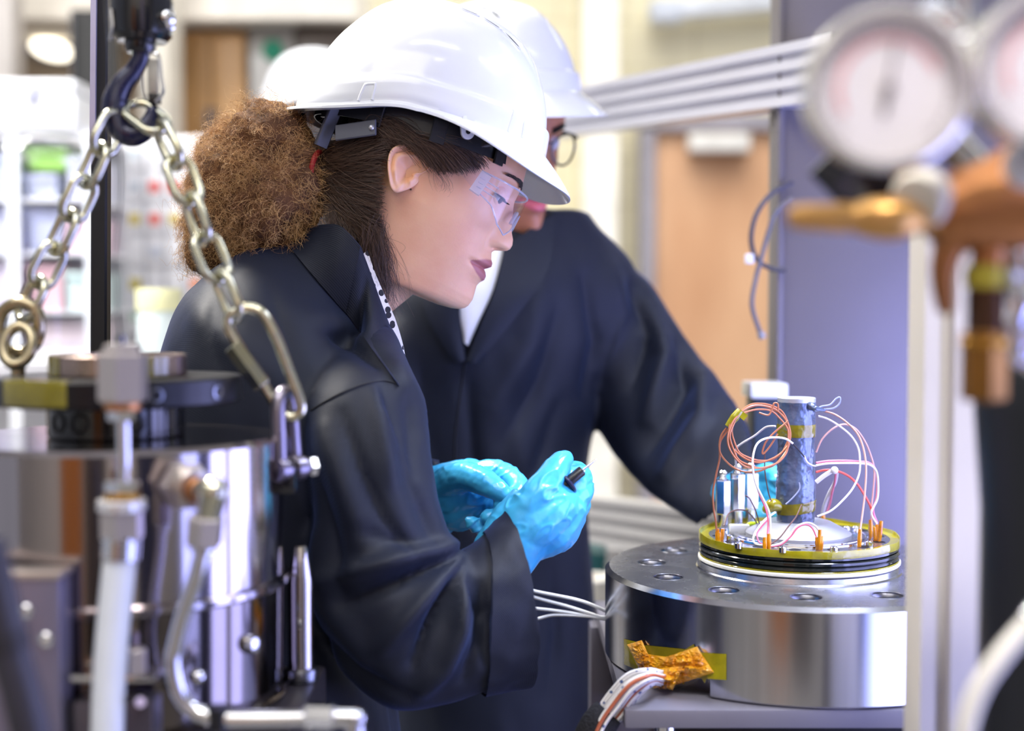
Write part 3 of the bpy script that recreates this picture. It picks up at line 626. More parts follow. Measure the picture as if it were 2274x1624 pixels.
# amber tape clump and braided wires at the notch
t = thing('tape_patch', 'crumpled amber tape holding the braided wires to the flange side', 'tape', Vector((FX, FY, 1.0))+nd*FR)
def onside(px, py, off=.0006):
    lo, hi = 1.25, 1.5
    best = None
    for _ in range(40):
        m = (lo+hi)/2; q = P(px, py, m); d = math.hypot(q.x-FX, q.y-FY)
        if d > FR+off: lo = m
        else: hi = m
    return P(px, py, lo)
def patch(name, poly, nu, nv, m, off=.0008, crum=0., seed=0):
    (ax, ay), (bx_, by), (cx_, cy), (dx2, dy2) = poly; V = []
    for j in range(nv+1):
        for i in range(nu+1):
            u, v = i/nu, j/nv
            px = (ax*(1-u)+bx_*u)*(1-v)+(dx2*(1-u)+cx_*u)*v; py = (ay*(1-u)+by*u)*(1-v)+(dy2*(1-u)+cy*u)*v
            o_ = off
            if crum:
                n_ = mnoise.fractal(Vector((px*.035+seed, py*.05, seed)), .8, 2.2, 5); ed = math.sin(math.pi*min(1, max(0, u)))**.5*math.sin(math.pi*v)**.5
                o_ += crum*max(0, (.55+.9*abs(n_)))*ed
            V.append(onside(px, py, o_))
    Fc = [(j*(nu+1)+i, j*(nu+1)+i+1, (j+1)*(nu+1)+i+1, (j+1)*(nu+1)+i) for j in range(nv) for i in range(nu)]
    return obj(name, (V, Fc), m, t, ang=25)
amber = pm('amber_tape', (250, 186, 36), .12, 0, .1, 60, bump=.9, bs=120, coat=.8, col2=(206, 124, 8), alpha=.85)
patch('flat_tape', [(1530, 1448), (1613, 1453), (1613, 1511), (1530, 1505)], 8, 6, kapton_g, .0006)
patch('flat_tape', [(1385, 1419), (1420, 1428), (1440, 1500), (1386, 1476)], 8, 8, kapton_o, .0007, .002, 3)
patch('flat_tape', [(1420, 1432), (1520, 1442), (1520, 1520), (1420, 1500)], 10, 8, kapton_o, .0009)
patch('tape_corner', [(1516, 1446), (1540, 1431), (1572, 1500), (1565, 1518)], 6, 6, kapton_o, .0011)
patch('crumpled_tape', [(1392, 1432), (1425, 1422), (1470, 1512), (1420, 1490)], 40, 36, amber, .002, .009, 1)
patch('crumpled_tape', [(1468, 1462), (1548, 1436), (1586, 1494), (1480, 1530)], 60, 50, amber, .002, .012, 2)
patch('crumpled_tape', [(1418, 1450), (1540, 1468), (1500, 1512), (1430, 1496)], 50, 30, amber, .002, .007, 5)
patch('crumpled_tape', [(1446, 1486), (1520, 1478), (1494, 1534), (1450, 1530)], 40, 30, amber, .010, .014, 8)
def braid():
    m, nt, N, L, b = nodes('braided_white')
    tc = N.new('ShaderNodeTexCoord'); v = N.new('ShaderNodeTexVoronoi'); v.inputs['Scale'].default_value = 130; L.new(tc.outputs['Object'], v.inputs[0])
    r = N.new('ShaderNodeValToRGB'); r.color_ramp.elements[0].position = .2; r.color_ramp.elements[0].color = srgb(60, 80, 130); r.color_ramp.elements[1].position = .26; r.color_ramp.elements[1].color = srgb(206, 204, 204)
    L.new(v.outputs['Distance'], r.inputs[0]); L.new(r.outputs[0], b.inputs['Base Color']); b.inputs['Roughness'].default_value = .6; return m
brd = braid(); redbr = pm('red_brown_insulation', (168, 92, 66), .35, 0, .05)
bun = thing('wire_bundle', 'bundle of braided white and red brown wires in a black sleeve', 'cable', P(1340, 1590, 1.3))
for i in range(11):
    q = i/10; off = 46*q
    dy_ = .0042*(i % 3-1)
    m = redbr if i in (4, 8) else brd
    y = 1.312-.014*math.sin(q*math.pi)-(.004 if m is redbr else 0)+dy_
    obj('wire', tube(pl([(1494, 1494+28*q, y+.058), (1470, 1492+30*q, y+.034), (1440+8*q, 1487+34*q, y), (1393+18*q, 1498+56*q, y-.004), (1348+38*q, 1545+46*q, y), (1312+52*q, 1604+10*q, y+.002), (1300+38*q, 1650+6*q, y)]), .00165 if m is brd else .0019, 10, 6), m, bun)
obj('black_sleeve', tube(pl([(1352, 1582, 1.312), (1330, 1610, 1.31), (1306, 1660, 1.312), (1290, 1720, 1.33)]), [.0155, .018, .0185, .018], 20, 6, flat=(.8, 1)), pm('fuzzy_black', (16, 15, 22), .9, 0, .3, 200, bump=1, bs=300), bun)
# white leads from the left
lead = thing('white_leads', 'four thin white leads running from the sleeve to the flange', 'cable', P(1260, 1340, 1.5))
for pts in [[(1100, 1290), (1190, 1314), (1270, 1330), (1310, 1342), (1350, 1360)], [(1100, 1300), (1190, 1328), (1270, 1350), (1345, 1375)], [(1100, 1345), (1190, 1352), (1270, 1362), (1345, 1376)], [(1100, 1398), (1190, 1376), (1240, 1366), (1345, 1372)]]:
    obj('lead', tube(pl(pts, 1.53), .0019, 8, 6), whiteplastic, lead)
# stand under the flange
t = thing('flange_stand', 'grey painted steel stand carrying the round flange', 'stand', (FX, FY, 0))
gp = pm('stand_grey', (116, 114, 126), .4, .3, .06, 6, bump=.05)
zb_ = P(0, 1612, 1.32).z
obj('top_plate', bx(P(1376, 1560, 1.35).x, FX+.32, 1.29, 1.78, zb_+.006, FB, .003), gp, t)
obj('apron', bx(P(1420, 1620, 1.35).x, FX+.3, 1.33, 1.7, zb_-.08, zb_-.004, .002), pm('stand_black', (20, 20, 26), .4), t)
obj('panel', bx(P(1412, 1620, 1.33).x, FX+.3, 1.315, 1.34, .35, zb_-.012, .003), pm('panel_grey', (150, 158, 170), .35, .3), t)
for x in (P(1400, 1620, 1.35).x, FX+.28):
    for y in (1.34, 1.72): obj('leg', bx(x-.02, x+.02, y-.02, y+.02, 0, zb_+.008, .003), gp, t)
for x in (P(1400, 1620, 1.35).x+.03,): obj('post', cyl((x, 1.32, .3), (x, 1.32, zb_+.006), .012), chrome, t)
obj('bottom_shelf', bx(P(1400, 1620, 1.35).x-.02, FX+.3, 1.32, 1.74, .3, .36, .003), gp, t)
# ------------------------------------------------------------------ polished steel vessel on the left, hanging gear
LY = 1.15; LX = P(265, 968, LY).x
LT, LM, LB = 1.2427, 1.117, 1.022; LR = .1365
v = thing('steel_vessel', 'polished steel pressure vessel with black clamp collar, slung on chains', 'vessel', (LX, LY, LB))
obj('upper_shell', lathe([(LR+.0035, 0), (LR+.005, .002), (LR+.005, .0065), (LR, .0085), (LR, LT-LM-.004), (LR-.004, LT-LM), (.001, LT-LM)], 160, (LX, LY, LM)), pm('vessel_steel', (172, 164, 166), .13, 1, .08, 30, stretch=(1, 1, .05), rvar=.05), v, ang=25)
obj('lower_shell', lathe([(LR+.003, 0), (LR+.0035, .004), (LR-.001, .006), (LR, LM-LB)], 160, (LX, LY, LB)), pm('lower_steel', (120, 112, 110), .1, 1, .08, 5, rvar=.04), v, ang=25)
obj('lower_collar', lathe([(.055, 0), (.0565, .0015), (.0565, .027), (.055, .0285)], 96, (LX-.002, LY, LT)), blkpaint, v, ang=25)
fl = obj('clamp_collar', lathe([(.1005, 0), (.1025, .002), (.1025, .0205), (.1005, .0225), (.03, .0225)], 128, (LX, LY, 1.271)), blk, v, ang=25)
obj('collar_tape', rings([[Vector((LX+r*math.cos(a), LY+r*math.sin(a), z)) for a in np.linspace(R(-132), R(-96), 14)] for r, z in [(.1029, 1.2735), (.1029, 1.2912), (.1012, 1.2938), (.086, 1.294)]], closed=False), kapton_o, v)
obj('split_ring', lathe([(.0555, 0), (.0565, .0012), (.0565, .0168), (.055, .018), (.046, .018), (.0455, .004)], 96, (LX, LY, 1.2935)), pm('tan_steel', (170, 150, 140), .25, .9, .1, 12), v, ang=25)
for a0, a1 in ((R(-168), R(-128)), (R(-62), R(-30))):
    obj('tape_patch', rings([[Vector((LX+.0571*math.cos(a), LY+.0571*math.sin(a), z)) for a in np.linspace(a0, a1, 10)] for z in (1.2945, 1.3105)], closed=False), kapton_o, v)
for a in (R(-25), R(-58), R(-150)):
    q = Vector((LX+.1025*math.cos(a), LY+.1025*math.sin(a), 1.282)); n = Vector((math.cos(a), math.sin(a), 0))
    obj('set_screw', lathe([(.0062, 0), (.0062, .0012), (.004, .0014), (.0036, .0004)], 20, q-n*.0006, n), steel_dark, v)
for a in (R(-105), R(-60), R(-128)):
    q = Vector((LX-.002+.0565*math.cos(a), LY+.0565*math.sin(a), 1.257)); n = Vector((math.cos(a), math.sin(a), 0))
    obj('socket_bolt', lathe([(.009, 0), (.009, .0015), (.006, .002), (.0055, .0005)], 20, q-n*.0006, n), blkpl, v)
q = Vector((LX+LR*math.sin(R(62)), LY-LR*math.cos(R(62)), P(0, 1428, 1.09).z)); n = Vector((math.sin(R(62)), -math.cos(R(62)), 0))
obj('button_screw', lathe([(.0075, -.002), (.0075, .004), (.006, .0075), (.002, .009)], 20, q, n), chrome, v)
q = Vector((LX+LR*math.sin(R(40)), LY-LR*math.cos(R(40)), P(0, 1500, 1.05).z)); n = Vector((math.sin(R(40)), -math.cos(R(40)), 0))
obj('button_screw', lathe([(.006, -.002), (.006, .003), (.004, .006), (.001, .007)], 20, q, n), chrome, v)
# lug where the shackle bites
lug = P(640, 1045, 1.15)
obj('lifting_lug', boxg(lug+Vector((-.002, 0, -.004)), (.022, .03, .03), .005), blkpaint, v)
# bench that carries it, hidden by the hoses
t = thing('vessel_stand', 'dark bench under the steel vessel', 'stand', (LX, LY, 0))
obj('top', bx(LX-.14, P(690, 1560, 1.2).x+.008, 1.02, 1.245, LB-.035, LB-.0005, .004), pm('stand_dark', (44, 40, 44), .35, .3), t)
for x in (LX-.11, LX+.12):
    for y in (1.045, 1.22): obj('leg', bx(x-.02, x+.02, y-.02, y+.02, 0, LB-.034, .003), blkpl, t)
# guide pin
t = thing('guide_pin', 'upright steel guide pin with tapered tip right of the vessel', 'pin', P(669, 1560, 1.19))
r0 = S(28, 1.19); b0 = P(669, 1560, 1.19); b0.z = LB
obj('shaft', lathe([(r0, 0), (r0, P(669, 1290, 1.19).z-LB), (r0*.55, P(669, 1218, 1.19).z-LB), (r0*.45, P(669, 1212, 1.19).z-LB)], 40, b0), steel_pol, t, ang=25)
obj('base_ring', lathe([(r0*1.3, 0), (r0*1.35, .002), (r0*1.35, .01), (r0*1.25, .012)], 40, b0), steel_dark, t)
# steel box at the far left
t = thing('steel_box', 'lilac grey steel junction box with round bolts at the left edge', 'box', P(40, 1624, 1.0))
xb0, xb1 = P(-160, 1400, .98).x, P(134, 1400, .98).x; zt_ = P(60, 1278, .99).z
obj('body', bx(xb0, xb1, .98, 1.009, .7, zt_, .004), pm('lilac_steel', (136, 132, 156), .35, .6, .06, 5), t)
obj('lid', bx(xb0-.001, xb1+.001, .978, 1.010, zt_-.001, zt_+.004, .0015), pm('box_lid', (190, 178, 170), .35, .6), t)
for px, py in ((60, 1357), (104, 1420), (52, 1560)): obj('bolt', lathe([(.0058, 0), (.0055, .003), (.003, .005), (.001, .0054)], 20, P(px, py, .981), (0, -1, 0)), chrome, t)
obj('foot', bx(xb0, xb1-.01, .985, 1.005, 0, .7), steel_dark, t)
# central tube stack
FYt = .985
t = thing('gland_stack', 'pale steel gland nut and tube stack in front of the vessel', 'fitting', P(270, 1200, FYt))
def vt(px, y0, y1, rpx, name, m, par, hexa=False, Y=FYt):
    a, b = P(px, y1, Y), P(px, y0, Y); a.x = b.x
    return obj(name, hexn(a, b, S(rpx, Y)) if hexa else cyl(a, b, S(rpx, Y), 28), m, par, ang=20)
sat = pm('satin_steel', (206, 196, 192), .3, .85, .06, 8)
vt(272, 782, 894, 56, 'gland_nut', sat, t, True)
vt(272, 764, 786, 42, 'cap', sat, t, True)
vt(268, 745, 768, 10, 'wire_seal', steel_dark, t)
vt(272, 892, 912, 40, 'washer', copper_br, t)
vt(272, 908, 936, 34, 'ferrule_nut', chrome, t, True)
vt(274, 930, 1076, 14.5, 'tube', chrome, t)
vt(272, 1066, 1096, 40, 'ferrule_nut', chrome, t, True)
vt(272, 1092, 1114, 40, 'washer', brass, t)
vt(270, 1108, 1136, 54, 'flange_nut', pm('bright_band', (236, 234, 236), .22, .6), t)
vt(270, 1134, 1200, 48, 'union', sat, t, True)
obj('thin_wire', tube(pl([(268, 752), (262, 700), (258, 640), (255, 560), (270, 420), (262, 300), (240, 60), (236, -40)], FYt+.03), .0006, 6, 5), steel_dark, t)
t = thing('pressure_hose', 'thick milky white hose dropping in front of the vessel', 'hose', P(250, 1624, FYt))
hm = pm('milky_hose', (232, 238, 246), .3, 0, .04, 10, coat=.5)
obj('tube', tube(pl([(268, 1210), (264, 1260), (252, 1380), (243, 1500), (238, 1640), (236, 1760)], FYt), S(37, FYt), 24, 6), hm, t)
obj('crimp', tube(pl([(270, 1190), (267, 1240)], FYt), S(43, FYt), 24, 6), chrome, t)
# fittings beside the hose at the bottom
t = thing('valve_block', 'dark steel valve block behind the milky hose', 'valve', P(270, 1600, 1.0))
c0 = P(262, 1580, 1.003)
obj('body', boxg(c0+Vector((0, 0, -.02)), (S(180, 1.0), .028, S(190, 1.0)), .003), pm('block_grey', (96, 92, 104), .3, .7), t)
obj('top_edge', boxg(P(262, 1496, 1.0), (S(186, 1.0), .03, .004), .001), chrome, t)
obj('plug', hexn(P(300, 1500, .995), P(300, 1440, .995), S(26, 1)), sat, t, ang=20)
obj('plug', cyl(P(312, 1560, .99), P(312, 1560, .98), S(11, 1)), chrome, t)
obj('foot', bx(c0.x-.02, c0.x+.02, .995, 1.01, 0, c0.z-.05), steel_dark, t)
# elbow fitting on the vessel and its tube
eY = 1.01
t = thing('elbow_fitting', 'steel elbow fitting with bent tube on the vessel front', 'fitting', P(425, 1085, eY+.02))
obj('boss', hexn(P(404, 1078, eY+.022), P(418, 1082, eY-.002), S(56, eY)), sat, t, ang=20)
obj('boss_cap', cyl(P(416, 1080, eY), P(434, 1086, eY-.012), S(44, eY)), sat, t)
obj('ferrule', cyl(P(424, 1086, eY-.006), P(446, 1092, eY-.02), S(28, eY)), copper_br, t)
obj('elbow', remesh(join(capsule(pl([(446, 1090, eY-.016), (474, 1092, eY-.026)]), [.0095, .0105]), capsule(pl([(474, 1092, eY-.026), (462, 1150, eY-.024)]), [.0115, .0095])), .0012, 3)[::2], zinc, t)
obj('nut', hexn(P(452, 1212, eY-.022), P(458, 1146, eY-.024), S(40, eY)), sat, t, ang=20)
obj('nut_collar', cyl(P(450, 1226, eY-.022), P(453, 1206, eY-.022), S(28, eY)), chrome, t)
obj('bent_tube', tube(pl([(452, 1215), (436, 1280), (408, 1360), (392, 1420), (384, 1470), (394, 1530), (424, 1575), (480, 1594), (560, 1597), (640, 1596), (690, 1595)], eY-.022), S(19, eY), 16, 8), chrome, t)
obj('tube_clip', tube(pl([(484, 1570), (486, 1620)], eY-.022), S(25, eY), 16, 3), blkpl, t)
obj('union', hexn(P(676, 1590, eY-.022), P(744, 1592, eY-.022), S(28, eY)), chrome, t, ang=20)
obj('tee', remesh(join(capsule(pl([(740, 1594, eY-.022), (790, 1596, eY-.022)]), [.0075, .0075]), capsule(pl([(786, 1596, eY-.022), (790, 1700, eY-.022)]), [.0075, .0075])), .0012, 2)[::2], chrome, t)
# dark hose bottom left
t = thing('black_hose', 'thick dark grey hose curving up at the bottom left corner', 'hose', P(40, 1624, .8))
obj('tube', tube(pl([(-40, 1200), (-8, 1320), (20, 1440), (52, 1560), (84, 1700), (120, 1860)], .8), S(46, .8), 24, 6), pm('dark_rubber', (52, 50, 60), .4, 0, .1, 8), t)
obj('band', tube(pl([(12, 1404), (22, 1444)], .8), S(49, .8), 24, 3), pm('rubber_band', (40, 38, 46), .5), t)
# ------------------------------------------------------------------ pole, hook block and chains
t = thing('black_pole', 'slim black upright pole behind the hoist hook', 'pole', P(215, 775, 1.42))
pa, pb = P(213, 800, 1.42), P(226, -60, 1.42)
obj('post', beam(Vector((pa.x, 1.42, 1.0)), pb, S(36, 1.42), S(36, 1.42), .002, up=(0, 1, 0)), pm('pole_black', (12, 12, 18), .55), t)
obj('edge_trim', beam(P(206, 330, 1.405), P(209, -60, 1.405), S(12, 1.42), .004, up=(0, 1, 0)), pm('lilac_trim', (190, 188, 220), .3, .6), t)
obj('base', boxg(P(213, 800, 1.42)+Vector((0, 0, -.1)), (.05, .05, .03), .004), blkpl, t)
obj('foot_column', bx(pa.x-.02, pa.x+.02, 1.40, 1.44, 0, 1.2), blkpl, t)
HY = 1.2
t = thing('hoist_hook', 'black hoist hook block with blue sheen above the chains', 'hook', P(310, 0, HY))
rb = S(69, HY); b0 = P(316, 96, HY)
obj('bottom_block', lathe([(rb*.3, 0), (rb*.78, .001), (rb*.95, .006), (rb, .014), (rb, .036), (rb*.96, .037), (rb*.96, .2)], 40, b0), blkpaint, t, ang=25)
obj('swivel', lathe([(rb*.42, 0), (rb*.5, .004), (rb*.5, .014), (rb*.4, .02)], 24, P(312, 118, HY)), blkpaint, t)
obj('cable_guard', tube(pl([(246, 20), (250, 60), (244, 90)], HY-.02), .0015, 8, 4), chrome, t)
obj('block_screw', lathe([(.006, 0), (.006, .004), (.003, .006), (.001, .006)], 18, P(372, 40, HY-.016), (.5, -.8, 0)), chrome, t)
obj('block_screw', lathe([(.004, 0), (.004, .004), (.002, .005), (.001, .005)], 18, P(376, 58, HY-.014), (.5, -.8, 0)), chrome, t)
hookm = pm('blue_black_enamel', (22, 24, 62), .22, .2, .1, 12, coat=.4)
hp = [(314, 100), (312, 128), (296, 158), (272, 188), (257, 225), (256, 258), (270, 288), (294, 300), (318, 290), (334, 266), (341, 238)]
obj('hook', tube(pl(hp, HY), [S(20, HY), S(19, HY), S(20, HY), S(25, HY), S(29, HY), S(29, HY), S(28, HY), S(27, HY), S(24, HY), S(18, HY), S(11, HY)], 20, 8), hookm, t)
lt = obj('latch', join(tube(pl([(332, 118), (352, 124), (358, 170), (362, 206), (346, 226)], HY-.01), .0016, 8, 5), tube(pl([(322, 122), (314, 160), (318, 206), (330, 226)], HY+.005), .0013, 8, 5)), chrome, t)
obj('latch_plate', boxg(P(340, 174, HY), (S(24, HY), .002, S(84, HY)), .0005), pm('latch_grey', (176, 176, 172), .35, .6), t)
obj('latch_block', boxg(P(344, 220, HY), (S(22, HY), .012, S(22, HY)), .001), blkpl, t)
def linkgeo(Lh, Wh, r, n=40):
    """stadium link in its own x (across) / z (along) plane"""
    pts = []; k = Lh-Wh
    for i in range(n):
        a = 2*math.pi*i/n; c, s = math.cos(a), math.sin(a)
        pts.append(Vector((Wh*c, 0, Wh*s+(k if s > 0 else -k if s < 0 else 0))))
    return tube(pts, r, 10, closed=True, raw=True)
def chain(name, label, path, Y, nl, r=.0039, wide=.0158, roll0=0, Y1=None):
    t = thing(name, label, 'chain', P(path[0][0], path[0][1], Y), 'lifting chains')
    ps = crom([P(p[0], p[1], Y+((Y1 or Y)-Y)*i/(len(path)-1)) for i, p in enumerate(path)], 30)
    ds = [0]
    for i in range(1, len(ps)): ds.append(ds[-1]+(ps[i]-ps[i-1]).length)
    tot = ds[-1]
    def at(s):
        for i in range(1, len(ps)):
            if ds[i] >= s-1e-9: return ps[i-1].lerp(ps[i], (s-ds[i-1])/max(1e-9, ds[i]-ds[i-1]))
        return ps[-1]
    pit = tot/nl; g = linkgeo(pit/2+r*.92, wide-r, r)
    for i in range(nl):
        a, b = at(pit*i), at(pit*(i+1)); d = (b-a).normalized()
        M = Matrix.Translation((a+b)/2) @ frame_to(d, (0, 1, 0)) @ Matrix.Rotation(R(roll0+90*(i % 2)), 4, 'Z')
        obj('link', xf(g, M), zinc, t)
    return t
chain('lifting_chain', 'zinc plated chain from the hook down to the ring, left side', [(262, 262), (238, 300), (190, 410), (120, 560), (52, 702)], HY-.005, 6, roll0=40, Y1=1.17)
chain('lifting_chain', 'zinc plated chain from the hook down to the quick link on the right', [(296, 238), (352, 276), (398, 372), (450, 520), (524, 700)], HY, 6, roll0=50, Y1=1.15)
# quick link
t = thing('quick_link', 'zinc quick link with hexagonal screw sleeve, hanging from right chain', 'link', P(590, 800, 1.14))
qp = [(528, 690), (552, 684), (584, 698), (612, 748), (640, 820), (664, 884), (668, 912), (652, 926), (630, 920), (600, 880), (560, 814), (528, 766), (508, 728), (508, 704)]
obj('bow', tube(pl(qp, 1.145), .0047, 12, 6, closed=True), zinc, t)
obj('screw_sleeve', hexn(P(518, 768, 1.145), P(584, 858, 1.145), .0088), zinc, t, ang=20)
t = thing('bow_shackle', 'grey steel shackle with pin joining the quick link to vessel', 'shackle', P(640, 1040, 1.15))
shm = pm('shackle_steel', (132, 126, 140), .3, .9, .1, 20)
obj('bow', tube(pl([(622, 1046, 1.138), (620, 980, 1.138), (618, 900, 1.14), (630, 872, 1.148), (644, 890, 1.158), (652, 980, 1.162), (656, 1046, 1.162)]), .0062, 12, 8), shm, t)
obj('pin', cyl(P(612, 1042, 1.138), P(696, 1036, 1.16), .0062), shm, t)
obj('pin_head', hexn(P(684, 1037, 1.158), P(702, 1035, 1.162), .0088), chrome, t, ang=20)
obj('eye', cyl(P(612, 1044, 1.134), P(640, 1042, 1.145), .0105), shm, t)
obj('eye', cyl(P(652, 1040, 1.15), P(672, 1038, 1.156), .0105), shm, t)
# left ring and eye bolt
t = thing('oval_ring', 'tarnished oval steel ring at the end of the left chain', 'ring', P(40, 730, 1.16))
obj('ring', tube(pl([(44, 672), (80, 690), (86, 740), (66, 778), (34, 784), (8, 770), (-4, 726), (8, 690)], 1.165), .0056, 12, 6, closed=True), pm('tarnished', (176, 164, 136), .25, 1, .15, 40), t)
obj('weld', ball(P(64, 779, 1.165), .0066, 14), MATS['tarnished'], t)
t = thing('eye_bolt', 'steel eye bolt through the left ring, screwed to the black collar', 'bolt', P(30, 830, 1.14))
eb = P(40, 815, 1.15)
obj('eye', tube([eb+Vector((.012*math.cos(a), .012*math.sin(a)*.5, .018+.016*math.sin(a))) for a in np.linspace(0, 2*math.pi, 14, endpoint=False)], .005, 10, 3, closed=True), MATS['tarnished'], t)
obj('shank', cyl(eb+Vector((0, 0, -.012)), eb+Vector((0, 0, .006)), .006), MATS['tarnished'], t)

# ------------------------------------------------------------------ regulator, gauges, gas bottle and profile post on the right
GY = .70
gold = pm('bezel', (222, 220, 214), .22, .75, .05, 10)
def dialmat():
    m, nt, N, L, b = nodes('gauge_dial'); b.inputs['Base Color'].default_value = srgb(236, 230, 236); b.inputs['Roughness'].default_value = .4; return m
dialm = dialmat(); gl = clearmat('gauge_glass', (1, 1, 1), .07, .05)
redp = pm('dial_red', (238, 178, 184), .5); blackp = pm('dial_black', (120, 110, 114), .5)
def gauge(px, py, rpx, label, ax, needle):
    c = P(px, py, GY); r = S(rpx, GY); d = Vector(ax).normalized(); t = thing('pressure_gauge', label, 'gauge', c, 'gauges on the regulator')
    M = Matrix.Translation(c) @ frame_to(d, (1, 0, 0))
    def L_(prof, name, m, cap=True, s=72): return obj(name, xf(lathe(prof, s, cap=cap), M), m, t, ang=30)
    L_([(r*.3, -.04), (r*.92, -.038), (r*.97, -.03), (r*.97, -.004)], 'case', gold)
    L_([(r*.97, -.008), (r, -.006), (r*1.0, .003), (r*.95, .006), (r*.88, .006), (r*.86, .001)], 'bezel', gold, False)
    L_([(.0005, 0), (r*.87, 0), (r*.87, -.001)], 'dial', dialm, False)
    L_([(.0005, .0045), (r*.87, .004)], 'glass', gl, False)
    for k in range(31):
        a = R(225-9*k); g = boxg((0, 0, 0), (r*.09 if k % 5 == 0 else r*.05, r*.014, .0006)); rr = r*.74
        obj('tick', xf(g, M @ Matrix.Translation((rr*math.cos(a), rr*math.sin(a), .0006)) @ Matrix.Rotation(a, 4, 'Z')), blackp, t)
    arc = [[Vector((q*math.cos(R(a)), q*math.sin(R(a)), .0005)) for a in np.linspace(210, 20, 40)] for q in (r*.55, r*.63)]
    obj('red_scale', xf(rings(arc, closed=False), M), redp, t)
    g = join(boxg((r*.2, 0, .0015), (r*.72, r*.035, .0008)), boxg((-r*.2, 0, .0015), (r*.25, r*.06, .0008)), lathe([(r*.07, 0), (r*.07, .003), (r*.03, .003)], 20))
    obj('needle', xf(g, M @ Matrix.Rotation(R(needle), 4, 'Z')), blackp, t)
    return t, c, d
ax = (-.10, -1, -.10)
gauge(1972, 196, 182, 'round white dial pressure gauge nearest the grey panel', ax, 82)
gauge(2346, 150, 182, 'round white dial pressure gauge cut off by the picture edge', ax, 60)
t = thing('gas_regulator', 'bronze gas regulator with brass outlet spigot, below the gauges', 'regulator', P(2170, 470, .78))
RYY = .80
obj('body', remesh(join(capsule(pl([(2130, 470, RYY), (2260, 450, RYY)]), [.024, .03]), capsule(pl([(2160, 430, RYY), (2330, 380, RYY)]), [.018, .024]), capsule(pl([(2120, 520, RYY), (2094, 600, RYY), (2100, 680, RYY)]), [.011, .008, .006])), .002, 6)[::2], copper_br, t)
rp = [(13, 0), (24, 6), (30, 40), (31, 90), (34, 130), (30, 150), (38, 170), (46, 200), (50, 240), (46, 270), (34, 295), (30, 320), (34, 345)]
a0, b0 = P(1750, 482, .78), P(2075, 488, .79)
obj('outlet_spigot', lathe([(S(r_, .78), S(h_, .78)*(b0-a0).length/S(345, .78)) for r_, h_ in rp], 36, a0, b0-a0), pm('pale_brass', (216, 164, 96), .32, .85, .1, 20), t)
obj('white_collar', lathe([(.0155, 0), (.0175, .003), (.0165, .014), (.012, .017)], 30, P(2034, 450, .785), P(2075, 430, .8)-P(2034, 450, .785)), pm('cream_collar', (226, 218, 204), .4), t)
obj('gauge_stem', cyl(P(1998, 330, .80), P(2048, 452, .80), .009), brass, t)
obj('gauge_stem', cyl(P(2100, 300, .81), P(2190, 400, .80), .011), steel_pol, t)
obj('dark_bracket', beam(P(1852, 330, .84), P(1990, 470, .84), .012, .042, .003, up=(1, 0, 1)), blkpaint, t)
obj('cross_stem', cyl(P(2050, 60, .80), P(2200, 80, .80), .009), chrome, t)
obj('cross_stem', cyl(P(2140, -20, .80), P(2148, 260, .81), .0075), chrome, t)
obj('nut', hexn(P(2070, 36, .775), P(2092, 62, .76), .0115), chrome, t, ang=20)
obj('nut', hexn(P(2138, 74, .76), P(2150, 150, .765), .009), chrome, t, ang=20)
obj('knob', lathe([(.011, 0), (.013, .004), (.013, .016), (.009, .019)], 24, P(2280, 370, .76), (-.3, -1, 0)), whiteplastic, t)
obj('valve_stem', cyl(P(2190, 660, .80), P(2196, 540, .80), .010), copper_br, t)
obj('yellow_band', cyl(P(2186, 640, .80), P(2188, 590, .80), .0118), pm('yellow_band', (206, 190, 60), .4), t)
t = thing('cylinder_valve', 'brown and brass bottle valve beneath the regulator', 'valve', P(2190, 880, .80))
obj('upper_body', cyl(P(2190, 740, .80), P(2190, 642, .80), .0112), pm('dark_bronze', (84, 58, 42), .4, .7), t)
obj('body', hexn(P(2184, 890, .80), P(2186, 735, .80), .0135), pm('aged_brass', (150, 106, 52), .38, .8, .15, 20), t, ang=20)
obj('collar', cyl(P(2186, 770, .80), P(2186, 752, .80), .0145), brass, t)
t = thing('gas_bottle', 'black gas bottle with tapering neck at the right edge', 'gas bottle', P(2420, 1624, .86))
gx = P(2430, 900, .86).x; prof = []
for py, half in ((600, 40), (690, 148), (760, 190), (900, 205), (1100, 206), (1300, 196), (1500, 190), (1800, 185), (2600, 180)): prof.append((S(half+22, .86), P(0, py, .86).z))
prof = [(S(215, .86), .0), (S(215, .86), P(0, 1150, .86).z), (S(232, .86), P(0, 920, .86).z), (S(228, .86), P(0, 760, .86).z), (S(170, .86), P(0, 660, .86).z), (S(90, .86), P(0, 620, .86).z), (S(40, .86), P(0, 600, .86).z)]
obj('shell', lathe([(r_, z_) for r_, z_ in prof], 64, (gx, .88, 0)), pm('bottle_black', (24, 25, 30), .4, 0, .1, 8), t)
obj('valve_neck', cyl((gx, .88, P(0, 605, .86).z), (gx, .88, P(0, 540, .86).z), .018), brass, t)
t = thing('foil_wrap', 'crumpled shiny silver foil above the black bottle at right', 'foil', P(2270, 680, .84))
g = []
bm = bmesh.new(); bmesh.ops.create_icosphere(bm, subdivisions=4, radius=1)
for vv in bm.verts:
    n_ = mnoise.fractal(vv.co*2.6, .9, 2.1, 4); vv.co = Vector((vv.co.x*.017, vv.co.y*.012, vv.co.z*.033))*(1+.35*n_)+P(2276, 680, .80)
bm.verts.index_update(); g = ([v_.co.copy() for v_ in bm.verts], [tuple(v_.index for v_ in f.verts) for f in bm.faces]); bm.free()
obj('foil', g, pm('foil', (230, 232, 250), .12, 1, .02), t, smooth=False)
obj('foil_tail', tube(pl([(2262, 740), (2270, 780), (2290, 830)], .80), [.008, .006, .002], 7, 3), MATS['foil'], t, smooth=False)
